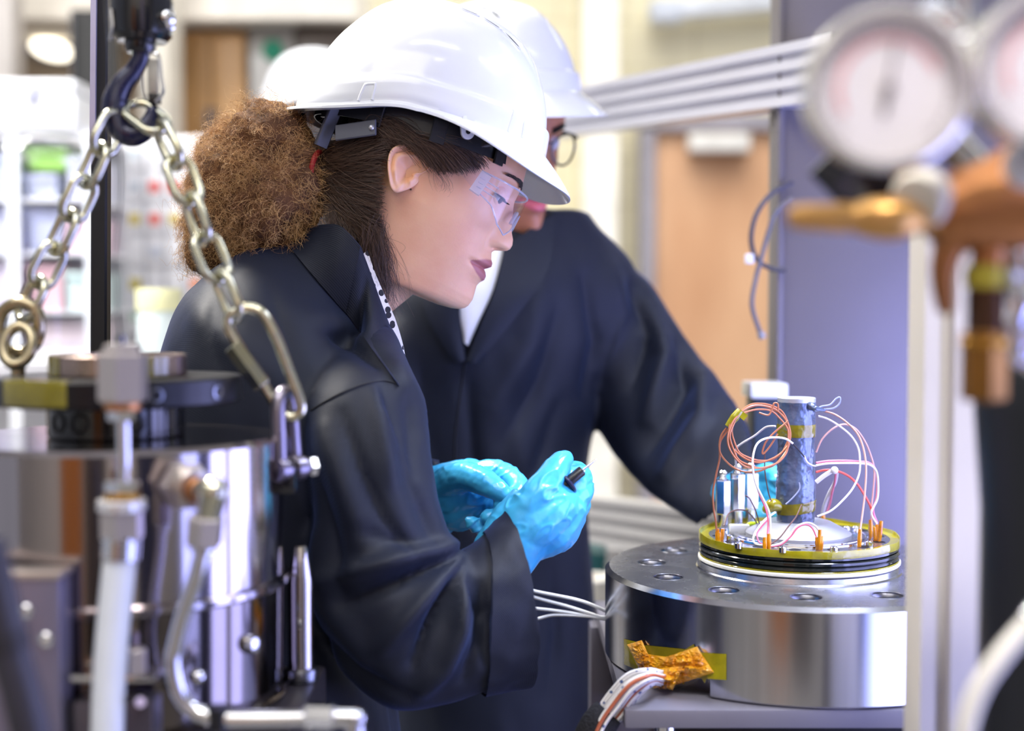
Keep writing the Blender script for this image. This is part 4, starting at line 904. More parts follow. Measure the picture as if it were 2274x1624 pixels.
t = thing('clear_hose', 'pale translucent hose slanting across the bottle at lower right', 'hose', P(2200, 1500, .76))
obj('tube', tube(pl([(2340, 1330), (2280, 1392), (2220, 1462), (2170, 1540), (2140, 1640), (2130, 1780)], .765), S(23, .765), 16, 8), pm('pale_tube', (196, 192, 186), .35, 0, .05, coat=.3), t)
obj('end_fitting', cyl(P(2330, 1338, .765), P(2290, 1382, .765), S(30, .765)), chrome, t)
# profile post
PY = 1.08
t = thing('profile_post', 'pale aluminium profile post in front of the round flange', 'post', P(2130, 1624, PY))
xa = P(2052, 900, PY).x; xb = P(2236, 900, PY).x
pw = xb-xa
zt_ = P(0, 505, PY).z
def prof_post(x0, x1, y0, y1):
    w = x1-x0; pts = [(x0, y1), (x0, y0)]
    for q in (.27, .79): pts += [(x0+w*q-.006, y0), (x0+w*q-.004, y0+.009), (x0+w*q+.004, y0+.009), (x0+w*q+.006, y0)]
    pts += [(x1, y0), (x1, y1)]
    return pts
pp = prof_post(xa, xb, PY, PY+.045)
obj('profile', rings([[Vector((x, y, z)) for x, y in pp] for z in (0, zt_)]), alu_lt, t, ang=20)
obj('end_cap', bx(xa, xb, PY, PY+.045, zt_, zt_+.003, .001), pm('cap_cream', (226, 220, 206), .4), t)
obj('foot', bx(xa-.03, xb+.03, PY-.02, PY+.08, 0, .01, .002), alu, t)
obj('black_lead', tube(pl([(2060, 1440), (2046, 1510), (2040, 1580), (2046, 1660)], PY+.03), .0022, 8, 5), pm('lead_dark', (70, 66, 80), .5), t)
# ------------------------------------------------------------------ people: shared builders
PXM = 1.5/F
def interp(tab, x):
    ks = sorted(tab); return float(np.interp(x, ks, [tab[k] for k in ks]))
T_FRONT = {300: 60, 250: 118, 200: 148, 160: 164, 125: 171, 103: 175, 80: 178, 62: 177, 50: 177, 35: 181, 21: 187, 2: 193, -12: 199, -26: 209, -38: 213, -48: 212, -55: 206, -60: 194, -65: 182, -71: 178, -86: 184, -93: 190, -101: 191, -108: 184, -112: 178, -117: 184, -125: 189, -134: 189, -143: 182, -152: 179, -169: 182, -184: 184, -200: 181, -208: 176, -215: 167, -221: 150, -226: 120, -229: 60}
T_BASE = {300: 60, 250: 118, 200: 148, 160: 163, 125: 169, 103: 172, 80: 169, 62: 162, 50: 159, 35: 160, 21: 162, 2: 164, -12: 166, -31: 168, -48: 169, -57: 170, -69: 171, -100: 172.5, -150: 174.5, -184: 175.5, -200: 173, -208: 168, -215: 158, -221: 142, -226: 114, -229: 56}
T_NW = {125: 80, 80: 22, 50: 17, 21: 19, -12: 23, -31: 27, -48: 27, -57: 24, -65: 20, -71: 22, -86: 34, -101: 44, -125: 40, -134: 36, -152: 34, -200: 36}
T_BACK = {300: -90, 250: -165, 200: -200, 150: -215, 100: -220, 50: -214, 0: -200, -50: -182, -100: -162, -150: -148, -229: -132}
T_W = {300: 72, 280: 98, 250: 122, 200: 142, 150: 149, 100: 150, 50: 148, 0: 144, -50: 137, -100: 126, -150: 116, -200: 108, -229: 102}
T_N = {300: 2.2, 100: 2.3, 30: 2.2, -40: 2.05, -90: 1.95, -150: 1.8, -200: 1.65, -229: 1.7}
T_FC = {300: -20, 0: -30, -150: -42, -229: -45}
def head_local():
    us = list(np.linspace(312, 130, 26))+list(np.linspace(126, -226, 150))+[-229]
    nt = 240; rows = []
    # angular samples bunched at the front
    th = []
    for j in range(nt):
        q = j/nt*2-1; th.append(math.pi*(math.copysign(abs(q)**1.45, q)))
    for u in us:
        uu = min(u, 299); fb, fp, b, w, n, fc = (interp(T, uu) for T in (T_BASE, T_FRONT, T_BACK, T_W, T_N, T_FC))
        if u > 299:
            k = (1-((u-250)/64)**2); k = max(.05, k)**.5/ (1-((299-250)/64)**2)**.5; fb = fc+(fb-fc)*k; fp = fb; b = fc+(b-fc)*k; w *= k
        nw = interp(T_NW, uu); row = []
        for a in th:
            c, s = math.cos(a), math.sin(a); e = 2/n if c > 0 else 2/2.3
            A = fb-fc if c > 0 else fc-b
            f = fc+math.copysign(abs(c)**e, c)*A; l = math.copysign(abs(s)**e, s)*w
            if c > 0:
                p = 3 if u < 0 else 2
                f += (fp-fb)*math.exp(-(abs(l)/nw)**p)
                al = abs(l)
                # sockets, lids, brow, cheek, wings of the nose, mouth corners
                f -= 15*math.exp(-((al-58)/26)**2-((u-44)/20)**2)*1.0
                f += 11*math.exp(-((al-60)/19)**2-((u-44)/11)**2)
                f -= 3.0*math.exp(-((al-60)/22)**2-((u-58)/4)**2)
                f += 5*math.exp(-((al-55)/34)**2-((u-84)/12)**2)
                f += 5*math.exp(-((al-88)/30)**2-((u+12)/26)**2)
                f += 8*math.exp(-((al-27)/9)**2-((u+46)/13)**2)
                f -= 4*math.exp(-((al-40)/6)**2-((u+52)/16)**2)
                f -= 5*math.exp(-(((al-52)/9)**2)-((u+111)/7)**2)
                f -= 4.5*math.exp(-((al/46)**4)-((u+111)/3.2)**2)*(al > 3)
                f -= 13*math.exp(-((al-12)/5.5)**2-((u+60)/4.5)**2)
                f += 3*math.exp(-((al-72)/18)**2-((u+112)/30)**2)
            row.append((f*PXM, l*PXM, u*PXM))
        rows.append(row)
    return us, th, rows
HEAD_US, HEAD_TH, HEAD = head_local()
def head_matrix(origin, yaw, pitch, roll=0):
    """local x = face direction, y = left, z = crown; yaw 0 looks along +x of the world"""
    return Matrix.Translation(origin) @ Matrix.Rotation(yaw, 4, 'Z') @ Matrix.Rotation(pitch, 4, 'Y') @ Matrix.Rotation(roll, 4, 'X')
def make_skin(name, base, deep, lip):
    m, nt, N, L, b = nodes(name)
    tc = N.new('ShaderNodeTexCoord'); nz = N.new('ShaderNodeTexNoise'); nz.inputs['Scale'].default_value = 30; nz.inputs['Detail'].default_value = 6; L.new(tc.outputs['Object'], nz.inputs[0])
    mx = N.new('ShaderNodeMix'); mx.data_type = 'RGBA'; mx.inputs[6].default_value = srgb(*base); mx.inputs[7].default_value = srgb(*deep)
    mr = N.new('ShaderNodeMapRange'); mr.inputs[1].default_value = .35; mr.inputs[2].default_value = .75; L.new(nz.outputs[0], mr.inputs[0]); L.new(mr.outputs[0], mx.inputs[0])
    at = N.new('ShaderNodeAttribute'); at.attribute_name = 'lip'; m2 = N.new('ShaderNodeMix'); m2.data_type = 'RGBA'; m2.inputs[7].default_value = srgb(*lip)
    L.new(at.outputs['Fac'], m2.inputs[0]); L.new(mx.outputs[2], m2.inputs[6]); L.new(m2.outputs[2], b.inputs['Base Color'])
    b.inputs['Roughness'].default_value = .46; b.inputs['Specular IOR Level'].default_value = .45
    b.inputs['Subsurface Weight'].default_value = .25; b.inputs['Subsurface Radius'].default_value = (.01, .004, .002); b.inputs['Subsurface Scale'].default_value = .6
    n2 = N.new('ShaderNodeTexNoise'); n2.inputs['Scale'].default_value = 500; n2.inputs['Detail'].default_value = 3; L.new(tc.outputs['Object'], n2.inputs[0])
    bp = N.new('ShaderNodeBump'); bp.inputs['Strength'].default_value = .12; bp.inputs['Distance'].default_value = .0008; L.new(n2.outputs[0], bp.inputs['Height']); L.new(bp.outputs[0], b.inputs['Normal'])
    return m
def build_head(M, extra, skin, parent):
    """one continuous mesh: head slices run on into neck and trunk rings (extra, world space)"""
    rs = [[M @ Vector(p) for p in row] for row in HEAD]
    nt = len(HEAD_TH)
    for c, ax, ay in extra:
        rs.append([c+ax*math.cos(a)+ay*math.sin(a) for a in HEAD_TH])
    V, Fc = rings(rs)
    o = obj('body', (V, Fc), skin, parent, ang=None)
    w = np.zeros(len(V))
    for i, row in enumerate(HEAD):
        for j, q in enumerate(row):
            f, l, u = [c/PXM for c in q]; al = abs(l)
            if f > 120 and al < 60:
                top = -88-9*(al/54)**2-3*math.exp(-(al/6)**2)-14*(al/54)**4; bot = -139+24*(al/54)**2.2
                w[i*nt+j] = min(1, max(0, min(u-bot, top-u)/3+.5))*min(1, max(0, (56-al)/5))
    at = o.data.attributes.new('lip', 'FLOAT', 'POINT'); at.data.foreach_set('value', w)
    return o
def ear_geo(M, side):
    """outer ear in head coordinates; side -1 = right ear"""
    out = []
    # outline around the canal, (f,u) in pixel units, read in turn from the top
    can = (-47.5, -7)
    outline = [(-64, 46), (-48, 57), (-25, 58), (-12, 42), (-10, 22), (-18, 8), (-24, -4), (-20, -14), (-26, -30), (-40, -47), (-52, -57), (-64, -54), (-76, -38), (-92, -8), (-97, 18), (-86, 36)]
    ol = crom([Vector((a, b, 0)) for a, b in outline], 5, closed=True)
    n = len(ol); rows = []
    rhos = [0, .08, .18, .28, .36, .44, .52, .6, .68, .75, .81, .87, .92, .96, 1.0, 1.0, .9]
    for k, rho in enumerate(rhos):
        row = []
        for p in ol:
            d = Vector((p.x-can[0], p.y-can[1])); ang = math.degrees(math.atan2(d.y, d.x))  # 0 = forward, 90 = up
            back = .5-.5*math.cos(R(ang))        # 0 forward .. 1 backward
            hel = min(1, max(0, (ang % 360-25)/60)) if ang % 360 < 180 else (.25+.75*min(1, max(0, (262-ang % 360)/50)) if ang % 360 < 262 else .0)
            flare = 4+26*back
            h = flare*min(1, rho*1.25)
            h -= 10*math.exp(-(rho/.30)**2)
            h += 9*math.exp(-((rho-.60)/.11)**2)*back
            h -= 8*math.exp(-((rho-.79)/.075)**2)*hel
            h += 8*math.exp(-((rho-.94)/.08)**2)*hel
            if 190 < ang % 360 < 275: h += 5*math.exp(-((rho-.75)/.3)**2)     # lobe
            if ang % 360 < 25 or ang % 360 > 300: h += 9*math.exp(-((rho-.55)/.22)**2)   # tragus
            r_ = rho
            if k == len(rhos)-2: h -= 9
            if k == len(rhos)-1: h = -6
            row.append(M @ Vector(((can[0]+d.x*r_)*PXM, side*(140+8*back+h)*PXM, (can[1]+d.y*r_)*PXM)))
        rows.append(row)
    return rings(rows, cap=False)
def soften(o, it=4, f=.5):
    md = o.modifiers.new('s', 'SMOOTH'); md.iterations = it; md.factor = f; return applied(o)
def hair_cap(M, off, line, m, parent, name='hair'):
    """scalp layer: a copy of the skull behind the hairline, pushed out"""
    V, Fc, idx = [], [], {}
    nt = len(HEAD_TH)
    for i, row in enumerate(HEAD):
        for j, (f, l, u) in enumerate(row):
            d = (f/PXM)-interp(line, u/PXM)
            o_ = off*min(1, max(0, -d/26))-.002
            nrm = Vector((f*.9+.015, l*1.2, u*.35)).normalized()
            k = 1+.25*mnoise.noise(Vector((f*60, l*60, u*14)))
            q = Vector((f, l, u))+nrm*o_*k
            V.append(M @ q)
    for i in range(len(HEAD)-1):
        for j in range(nt):
            j2 = (j+1) % nt; f, l, u = HEAD[i][j]
            if f/PXM < interp(line, u/PXM)+6: Fc.append((i*nt+j, i*nt+j2, (i+1)*nt+j2, (i+1)*nt+j))
    used = sorted({k for f in Fc for k in f}); mp = {k: i for i, k in enumerate(used)}
    return obj(name, ([V[k] for k in used], [tuple(mp[k] for k in f) for f in Fc]), m, parent, ang=None)
def strands(name, polys, m, parent, r0, r1=None, kind='stuff'):
    org = ORG.get(parent.name, Vector()); n = len(polys); sz = [len(p) for p in polys]
    hc = bpy.data.hair_curves.new(name); hc.add_curves(sz)
    pos = np.concatenate([np.asarray(p, dtype=np.float32) for p in polys])-np.array(org, dtype=np.float32)
    hc.attributes['position'].data.foreach_set('vector', pos.ravel())
    at = hc.attributes.get('radius') or hc.attributes.new('radius', 'FLOAT', 'POINT')
    rad = np.concatenate([np.linspace(r0, r1 or r0*.5, k) for k in sz]).astype(np.float32); at.data.foreach_set('value', rad)
    hc.materials.append(m)
    o = bpy.data.objects.new(name, hc); link(o, parent); ORG[o.name] = org
    if kind: o['kind'] = kind
    return o
def hairmat(name, c1, c2, rough=.38, spec=.5):
    m, nt, N, L, b = nodes(name)
    hi = N.new('ShaderNodeHairInfo'); rp = N.new('ShaderNodeValToRGB'); rp.color_ramp.elements[0].color = srgb(*c1); rp.color_ramp.elements[1].color = srgb(*c2)
    L.new(hi.outputs['Random'], rp.inputs[0]); L.new(rp.outputs[0], b.inputs['Base Color']); b.inputs['Roughness'].default_value = rough; b.inputs['Specular IOR Level'].default_value = spec
    return m
# ---- hard hat
HA, HB, HH = .134, .108, .158
def sm(x, a, b):
    t = min(1, max(0, (x-a)/(b-a))); return t*t*(3-2*t)
def helm_r0(th):
    c, s = abs(math.cos(th)), abs(math.sin(th)); n = 2.15
    return ((c/HA)**n+(s/HB)**n)**(-1/n)
def helm_h0(th):
    c = math.cos(th); s = abs(math.sin(th))
    return .022*sm(c, -.97, -.05)
def helm_pt(th, ph, off=0.):
    r0, h0 = helm_r0(th), helm_h0(th); n = 2.22
    c, s = math.cos(ph), math.sin(ph)
    r = r0*abs(c)**(2/n); z = h0+(HH-h0)*abs(s)**(2/n)
    x, y = r*math.cos(th), r*math.sin(th)
    # raised centre panel and two long ribs over the crown
    k = sm(z, .10, .135)
    bump = .0035*(1-sm(abs(y), .030, .038))*k*sm(x, -.12, -.06)+.002*math.exp(-((abs(y)-.062)/.006)**2)*sm(z, .07, .10)*sm(-x, -.05, .0)
    nrm = Vector((x/HA**2, y/HB**2, max(0, z-h0)/HH**2+.2)).normalized()
    return Vector((x, y, z))+nrm*(bump+off)
def make_helmet(M, name, label, vents=True):
    base = M @ Vector((0, 0, 0)); t = thing(name, label, 'hard hat', base, None)
    nth = 192; ths = [2*math.pi*j/nth for j in range(nth)]
    rows = []
    phs = [R(a) for a in (88, 75, 60, 45, 30, 18, 8, 0)]
    for ph in phs: rows.append([helm_pt(th, ph, -.003) for th in ths])
    def rim(th, k, dz=0.):
        r0, h0 = helm_r0(th), helm_h0(th); c = math.cos(th)
        fr = sm(c, .05, .95); bk = sm(-c, .5, .95)
        ext = (.005+.034*fr+.007*bk)*k
        drop = (.62*ext*fr+.2*ext if c > 0 else .3*ext)*(.6+.4*k)
        return Vector(((r0+ext+.0025)*math.cos(th), (r0+ext+.0025)*math.sin(th), h0-drop+dz))
    for k in (.35, .7, 1.0): rows.append([rim(th, k, -.0005) for th in ths])
    rows.append([rim(th, 1.03, .0012) for th in ths])
    for k in (1.0, .8, .6, .4, .2, .06): rows.append([rim(th, k, .0026+.004*(1-k)**3) for th in ths])
    # band above the rim with a stepped upper edge
    def ph_at(dz, th):
        return math.asin(min(1, max(0, dz/(HH-helm_h0(th))))**(2.22/2))
    for dz, off in ((.008, .0042), (.016, .004), (.024, .004), (.0285, .004), (.0305, .0033), (.0325, .0008), (.036, .0)):
        rows.append([helm_pt(th, ph_at(dz, th), off) for th in ths])
    for q in np.linspace(.02, 1, 44):
        rows.append([helm_pt(th, ph_at(.036, th)+(math.pi/2*.995-ph_at(.036, th))*q) for th in ths])
    V, Fc = rings(rows); V = [M @ v for v in V]
    shell = obj('shell', (V, Fc), helm_white, t, ang=60)
    if vents:
        for x0 in (.018, .044, .069):
            for sgn in (-1, 1):
                pts = []
                for dx, dy in ((-.0085, -.0022), (.0085, -.0022), (.0095, .0025), (-.0075, .0025)):
                    x, y = x0+dx, sgn*(.0405+dy); th = math.atan2(y, x); r = math.hypot(x, y)/helm_r0(th); ph = math.acos(min(1, r)**(2.22/2)); pts.append((th, ph))
                n = 6; g = []
                for i in range(n+1):
                    for j in range(4):
                        u, v_ = i/n, j/3
                        a = [(pts[0][q]*(1-u)+pts[1][q]*u)*(1-v_)+(pts[3][q]*(1-u)+pts[2][q]*u)*v_ for q in (0, 1)]
                        g.append(M @ helm_pt(a[0], a[1], .0007))
                Fv = [(i*4+j, i*4+j+1, (i+1)*4+j+1, (i+1)*4+j) for i in range(n) for j in range(3)]
                ve = obj('vent', (g, Fv), blk, t)
                ed = [M @ helm_pt(a, b_, .0006) for a, b_ in pts]
                obj('vent_rim', tube(ed, .0008, 6, 4, closed=True, raw=False), helm_white, ve)
    # inner harness
    def band(th, z, k=1.0): return M @ Vector((helm_r0(th)*.87*k*math.cos(th), helm_r0(th)*.84*k*math.sin(th), z))
    g = rings([[band(th, z, k) for th in ths] for z, k in ((.002, .99), (.002, 1.0), (.03, 1.0), (.03, .985))], cap=False)
    obj('headband', g, blkpl, t)
    for a in (35, 75, 115, 150, -35, -75, -115, -150):
        th = R(a); p0 = M @ Vector((helm_r0(th)*.88*math.cos(th), helm_r0(th)*.85*math.sin(th), -.002)); p1 = M @ Vector((helm_r0(th)*.86*math.cos(th), helm_r0(th)*.86*math.sin(th), .055))
        obj('harness_strap', beam(p0, p1, .016, .003, .0008, up=(M.to_3x3() @ Vector((math.cos(th), math.sin(th), 0)))), blkpl, t)
    for sgn in (-1, 1):
        p0 = M @ Vector((-.078, sgn*.078, -.018)); p1 = M @ Vector((-.038, sgn*.096, -.004))
        ar = obj('adjuster_arm', beam(p0, p1, .003, .0165, .001, up=(M.to_3x3() @ Vector((0, 0, 1)))), pm('harness_grey', (96, 98, 108), .4), t)
        obj('rivet', ball(p1-(p1-p0)*.10+M.to_3x3() @ Vector((0, sgn*.002, 0)), .0032, 12), alu, ar)
        obj('ratchet_slider', beam(M @ Vector((-.092, sgn*.064, -.034)), M @ Vector((-.087, sgn*.066, .008)), .014, .006, .001, up=(M.to_3x3() @ Vector((.6, sgn, 0)))), pm('harness_slate', (70, 72, 84), .35), t)
    obj('ratchet_knob', cyl(M @ Vector((-.124, 0, -.012)), M @ Vector((-.136, 0, -.014)), .017), blkpl, t)
    # accessory lugs and raised slots
    for sgn in (-1, 1):
        th = R(62)*sgn
        c0 = M @ (Vector(helm_pt(th, 0.02, .0015))+Vector((0, 0, -.006)))
        X = M.to_3x3() @ Vector((-math.sin(th), math.cos(th), 0)); Z = M.to_3x3() @ Vector((0, 0, 1)); Nn_ = X.cross(Z)
        A = Matrix((X, Z, Nn_)).transposed().to_4x4(); A.translation = c0
        pr = []
        for a in np.linspace(0, 2*math.pi, 28, endpoint=False):
            x, y = .0075*math.cos(a), .008*math.sin(a)-.004
            if math.sin(a) > 0: x, y = .0098*math.copysign(min(1, abs(math.cos(a))*1.6), math.cos(a)), .012*math.sin(a)
            pr.append((x, y))
        lug_ = obj('accessory_lug', rings([[A @ Vector((x, y, z)) for x, y in pr] for z in (-.0013, .0013)]), helm_white, t)
        obj('lug_hole', lathe([(.0026, -.0017), (.0026, .0017)], 18, A @ Vector((0, -.004, 0)), Nn_), blk, lug_)
        for a0, dz0, w_, h_ in ((38, .012, .15, .024), (118, .010, .12, .017)):
            pts = []
            for q, dz in ((-.5, 0), (-.46, .55), (-.40, .92), (-.3, 1), (.25, 1), (.36, .9), (.44, .5), (.5, 0)):
                tt = (R(a0)+q*w_)*sgn; pts.append(M @ helm_pt(tt, ph_at(dz0+dz*h_-.004, tt), .0035 if dz0+dz*h_ < .034 else .0008))
            obj('raised_slot', tube(pts, .0016, 8, 4), helm_white, t)
    return t
helm_white = pm('helmet_white', (224, 227, 234), .16, 0, .02, 14, coat=.3, bump=.02, bs=40, rvar=.05)
# ---- cloth
def twill(name, col, col2, fine=1400):
    m, nt, N, L, b = nodes(name)
    tc = N.new('ShaderNodeTexCoord'); nz = N.new('ShaderNodeTexNoise'); nz.inputs['Scale'].default_value = 9; nz.inputs['Detail'].default_value = 6; L.new(tc.outputs['Object'], nz.inputs[0])
    mx = N.new('ShaderNodeMix'); mx.data_type = 'RGBA'; mx.inputs[6].default_value = srgb(*col); mx.inputs[7].default_value = srgb(*col2)
    L.new(nz.outputs[0], mx.inputs[0]); L.new(mx.outputs[2], b.inputs['Base Color'])
    b.inputs['Roughness'].default_value = .58; b.inputs['Specular IOR Level'].default_value = .27; b.inputs['Sheen Weight'].default_value = .22; b.inputs['Sheen Roughness'].default_value = .35; b.inputs['Sheen Tint'].default_value = srgb(120, 145, 230)
    wv = N.new('ShaderNodeTexWave'); wv.inputs['Scale'].default_value = fine/6.28; wv.bands_direction = 'DIAGONAL'; wv.inputs['Distortion'].default_value = .6; L.new(tc.outputs['Object'], wv.inputs[0])
    n3 = N.new('ShaderNodeTexNoise'); n3.inputs['Scale'].default_value = 38; n3.inputs['Detail'].default_value = 6; L.new(tc.outputs['Object'], n3.inputs[0])
    ad = N.new('ShaderNodeMath'); ad.operation = 'MULTIPLY_ADD'; ad.inputs[1].default_value = .22; L.new(wv.outputs[0], ad.inputs[0]); L.new(n3.outputs[0], ad.inputs[2])
    bp = N.new('ShaderNodeBump'); bp.inputs['Strength'].default_value = .35; bp.inputs['Distance'].default_value = .0016; L.new(ad.outputs[0], bp.inputs['Height']); L.new(bp.outputs[0], b.inputs['Normal'])
    return m
def esec(c, ax, ay, n=2.3, N=72):
    e = 2/n; r = []
    for j in range(N):
        a = 2*math.pi*j/N; cc, ss = math.cos(a), math.sin(a)
        r.append(c+ax*math.copysign(abs(cc)**e, cc)+ay*math.copysign(abs(ss)**e, ss))
    return r
def smooth_sections(secs, sub=5):
    """secs: (centre, ax, ay) -> interpolated"""
    C = crom([s[0] for s in secs], sub); A = crom([s[1] for s in secs], sub); B = crom([s[2] for s in secs], sub)
    return list(zip(C, A, B))
def vec_px(c, dx, dy, Y):
    return Vector((dx*Y/F, 0, -dy*Y/F))
def cloth_obj(name, V, Fc, m, parent): return obj(name, (V, Fc), m, parent, ang=None)
def legs(parent, x, y, yaw, m, shoe):
    for s in (-1, 1):
        dx, dy = -math.sin(yaw)*.09*s, math.cos(yaw)*.09*s; fx, fy = math.cos(yaw), math.sin(yaw)
        obj('trouser_leg', capsule([(x+dx*.8, y+dy*.8, .78), (x+dx, y+dy, .5), (x+dx, y+dy, .11)], [.085, .07, .062], 20), m, parent)
        obj('shoe', remesh(join(capsule([(x+dx-fx*.05, y+dy-fy*.05, .045), (x+dx+fx*.16, y+dy+fy*.16, .035)], [.044, .034]), capsule([(x+dx-fx*.03, y+dy-fy*.03, .05), (x+dx-fx*.02, y+dy-fy*.02, .12)], [.042, .046])), .006, 3)[::2], shoe, parent)
def glove(parts, m, parent, name, voxel=.0016, wr=.0009, seed=0):
    V, Nn, Fc = remesh(join(*parts), voxel, 5)
    d = np.array([mnoise.fractal(Vector((v[0]*26+v[2]*22+seed, v[1]*40, v[2]*34-v[0]*30)), .8, 2.1, 3) for v in V])
    w = np.array([abs(mnoise.noise(Vector((v[0]*34+v[2]*30+seed, v[1]*30, v[2]*58-v[0]*52)))) for v in V])
    k = np.array([max(0, mnoise.noise(Vector((v[0]*22+seed, v[1]*22+4, v[2]*22)))+.25) for v in V])
    V = V+Nn*(wr*1.2*d+wr*2.6*np.exp(-(w/.10)**2)*k)[:, None]
    return cloth_obj(name, V, Fc, m, parent)
# ------------------------------------------------------------------ the woman
wp = thing('person', 'woman in white hard hat, safety glasses, navy coat and blue gloves, facing right', 'person', (P(630, 1600, 1.5).x, 1.5, 0))
skin_w = make_skin('skin_woman', (236, 186, 150), (226, 168, 134), (172, 104, 102))
MW = head_matrix(P(960, 420, 1.5), 0, R(25), R(-3))
neck = []
for (cx, cy, tl, a, b) in [(806, 655, 30, 74, .047), (782, 712, 36, 78, .05), (752, 780, 40, 80, .05), (715, 860, 30, 110, .08), (670, 1000, 15, 160, .13), (630, 1300, 5, 150, .14), (620, 1650, 0, 150, .15), (625, 1850, 0, 120, .14)]:
    neck.append((P(cx, cy, 1.5), Vector((a*PXM*math.cos(R(tl)), 0, -a*PXM*math.sin(R(tl)))), Vector((0, b, 0))))
bw = build_head(MW, neck, skin_w, wp)
for s in (-1, 1): soften(obj('ear', ear_geo(MW, s), skin_w, bw, ang=None))
dark_hair = pm('scalp_hair', (58, 44, 38), .42, 0, .2, 30, bump=.8, bs=70, stretch=(.35, 1, 1.2), col2=(34, 26, 24))
HL = {320: 160, 200: 150, 150: 120, 122: 106, 92: 76, 76: 50, 66: -10, 58: -92, 30: -104, -30: -106, -57: -102, -92: -96, -150: -88, -205: -78, -240: -70}
hair_cap(MW, .009, HL, dark_hair, wp, 'scalp_hair')
# eye, lashes, brow
def HM(f, l, u, M=MW): return M @ Vector((f*PXM, l*PXM, u*PXM))
eyewhite = pm('eye_white', (186, 180, 182), .2, 0, .02); iris = pm('iris_brown', (50, 32, 24), .2, coat=.6); lash = pm('lash_black', (14, 10, 12), .5)
for s in (-1, 1):
    C_ = Vector((133, 57*s, 42)); g_ = Vector((.93, .22*s, -.34)).normalized(); la = Vector((-.22, .97*s, 0)); la = (la-g_*la.dot(g_)).normalized(); w_ = g_.cross(la)*s
    if w_.z < 0: w_ = -w_
    e = obj('eyeball', ball(HM(*C_), .0112, 28), eyewhite, bw)
    d = (HM(*(C_+g_*10))-HM(*C_)).normalized()
    obj('iris', lathe([(.0062, .0092), (.0056, .0104), (.0025, .0113), (.001, .0114)], 24, HM(*C_), d), iris, e)
    def on(phi, lam, r): return HM(*(C_+((g_*math.cos(phi)+w_*math.sin(phi))*math.cos(lam)+la*math.sin(lam))*(r/PXM)))
    for a0, a1 in ((14, 110), (-22, -100)):
        rs_ = [[on(R(a0+(a1-a0)*k/8), R(q), .0122-.0006*(k == 0)) for q in np.linspace(-86, 86, 24)] for k in range(9)]
        obj('eyelid', rings(rs_, closed=False), skin_w, bw, ang=None)
    obj('eyelashes', join(*[tube([on(R(13), R(q), .0122), on(R(4), R(q*1.1), .0155), on(R(8), R(q*1.2), .0195)], [.0004, .0003, .0001], 5, 3) for q in np.linspace(-52, 62, 30)]+[tube([on(R(13.5), R(q), .0123) for q in np.linspace(-70, 74, 12)], .0006, 6, 2)]), lash, bw)
    br = []
    for k in range(210):
        q = rng.random(); v_ = rng.random()-.5
        u0 = 82+10*math.sin(q*2.2)+v_*11*(1-.5*q)-4*q; l0 = 20+q*72; f0 = interp({0: 177, .3: 174, .6: 164, 1: 140}, q)+2
        br.append(tube([HM(f0, l0*s, u0), HM(f0-2+1, (l0+8)*s, u0+4*(1-q)-1), HM(f0-6, (l0+16)*s, u0+2-4*q)], [.00024, .0002, .00008], 4, 2))
    obj('eyebrow', join(*br), pm('brow_hair', (34, 24, 24), .5), bw)
for f, l, u in ((-26, -140, -35), (-60, -150, 44)): obj('mole', ball(HM(f-2, l, u), .0011, 10), pm('mole_brown', (92, 56, 40), .5), bw)
# strands swept to the tie
tie = P(706, 380, 1.47)
brown = hairmat('hair_brown', (40, 28, 24), (104, 78, 62)); gold_h = hairmat('hair_golden', (150, 104, 58), (238, 196, 136), .34, .25); mid_h = hairmat('hair_mid', (84, 56, 34), (178, 130, 84), .36, .25)
def near_Y(px, py):
    q = 1-((px-890)/250)**2-((py-330)/330)**2
    return 1.5-.084*math.sqrt(max(.02, q))-.004
def bez(p, n):
    p = [np.array(x) for x in p]; out = []
    for t in np.linspace(0, 1, n):
        q = p
        while len(q) > 1: q = [q[i]*(1-t)+q[i+1]*t for i in range(len(q)-1)]
        out.append(q[0])
    return out
S_ = []
hl_px = [(1110, 352), (1085, 372), (1050, 384), (1010, 388), (975, 378), (952, 340), (925, 314), (888, 320), (858, 356), (852, 420), (850, 470), (846, 520), (846, 560)]
hls = crom([Vector((a, b, 0)) for a, b in hl_px], 40)
for k in range(4200):
    q = rng.random(); h = hls[int(q*(len(hls)-1))]
    sx, sy = h.x+rng.normal(0, 5)-abs(rng.normal(0, 14)), h.y-abs(rng.normal(0, 14))
    tx, ty = 706+rng.normal(0, 12), 378+rng.normal(0, 26)
    up = 60*(1-q)*rng.random()+20 if sx > 860 else -20*rng.random()
    n = 12; pts = []
    lift = rng.normal(0, .0025); wob = rng.normal(0, 6); ph = rng.random()*6.3
    if sx > 868: c1 = (sx-70, min(sy, 345)-62-30*rng.random()); c2 = (850+rng.normal(0, 20), 268+70*rng.random())
    else: c1 = (sx+(tx-sx)*.35, sy+(ty-sy)*.2-up*.6); c2 = (sx+(tx-sx)*.72, sy+(ty-sy)*.75-up*.2+(26 if q > .7 else 0))
    for t, b_ in zip(np.linspace(0, 1, n), bez([(sx, sy), c1, c2, (tx, ty)], n)):
        x = b_[0]+wob*math.sin(t*3.1)+1.6*math.sin(t*14+ph); y = b_[1]+wob*.6*math.sin(t*4+1)+1.6*math.cos(t*11+ph)
        Y = near_Y(x, y)*(1-t**3)+(1.455)*t**3+lift
        pts.append(P(x, y, Y))
    S_.append(pts)
strands('side_strands', S_, brown, wp, .00015, .00009)
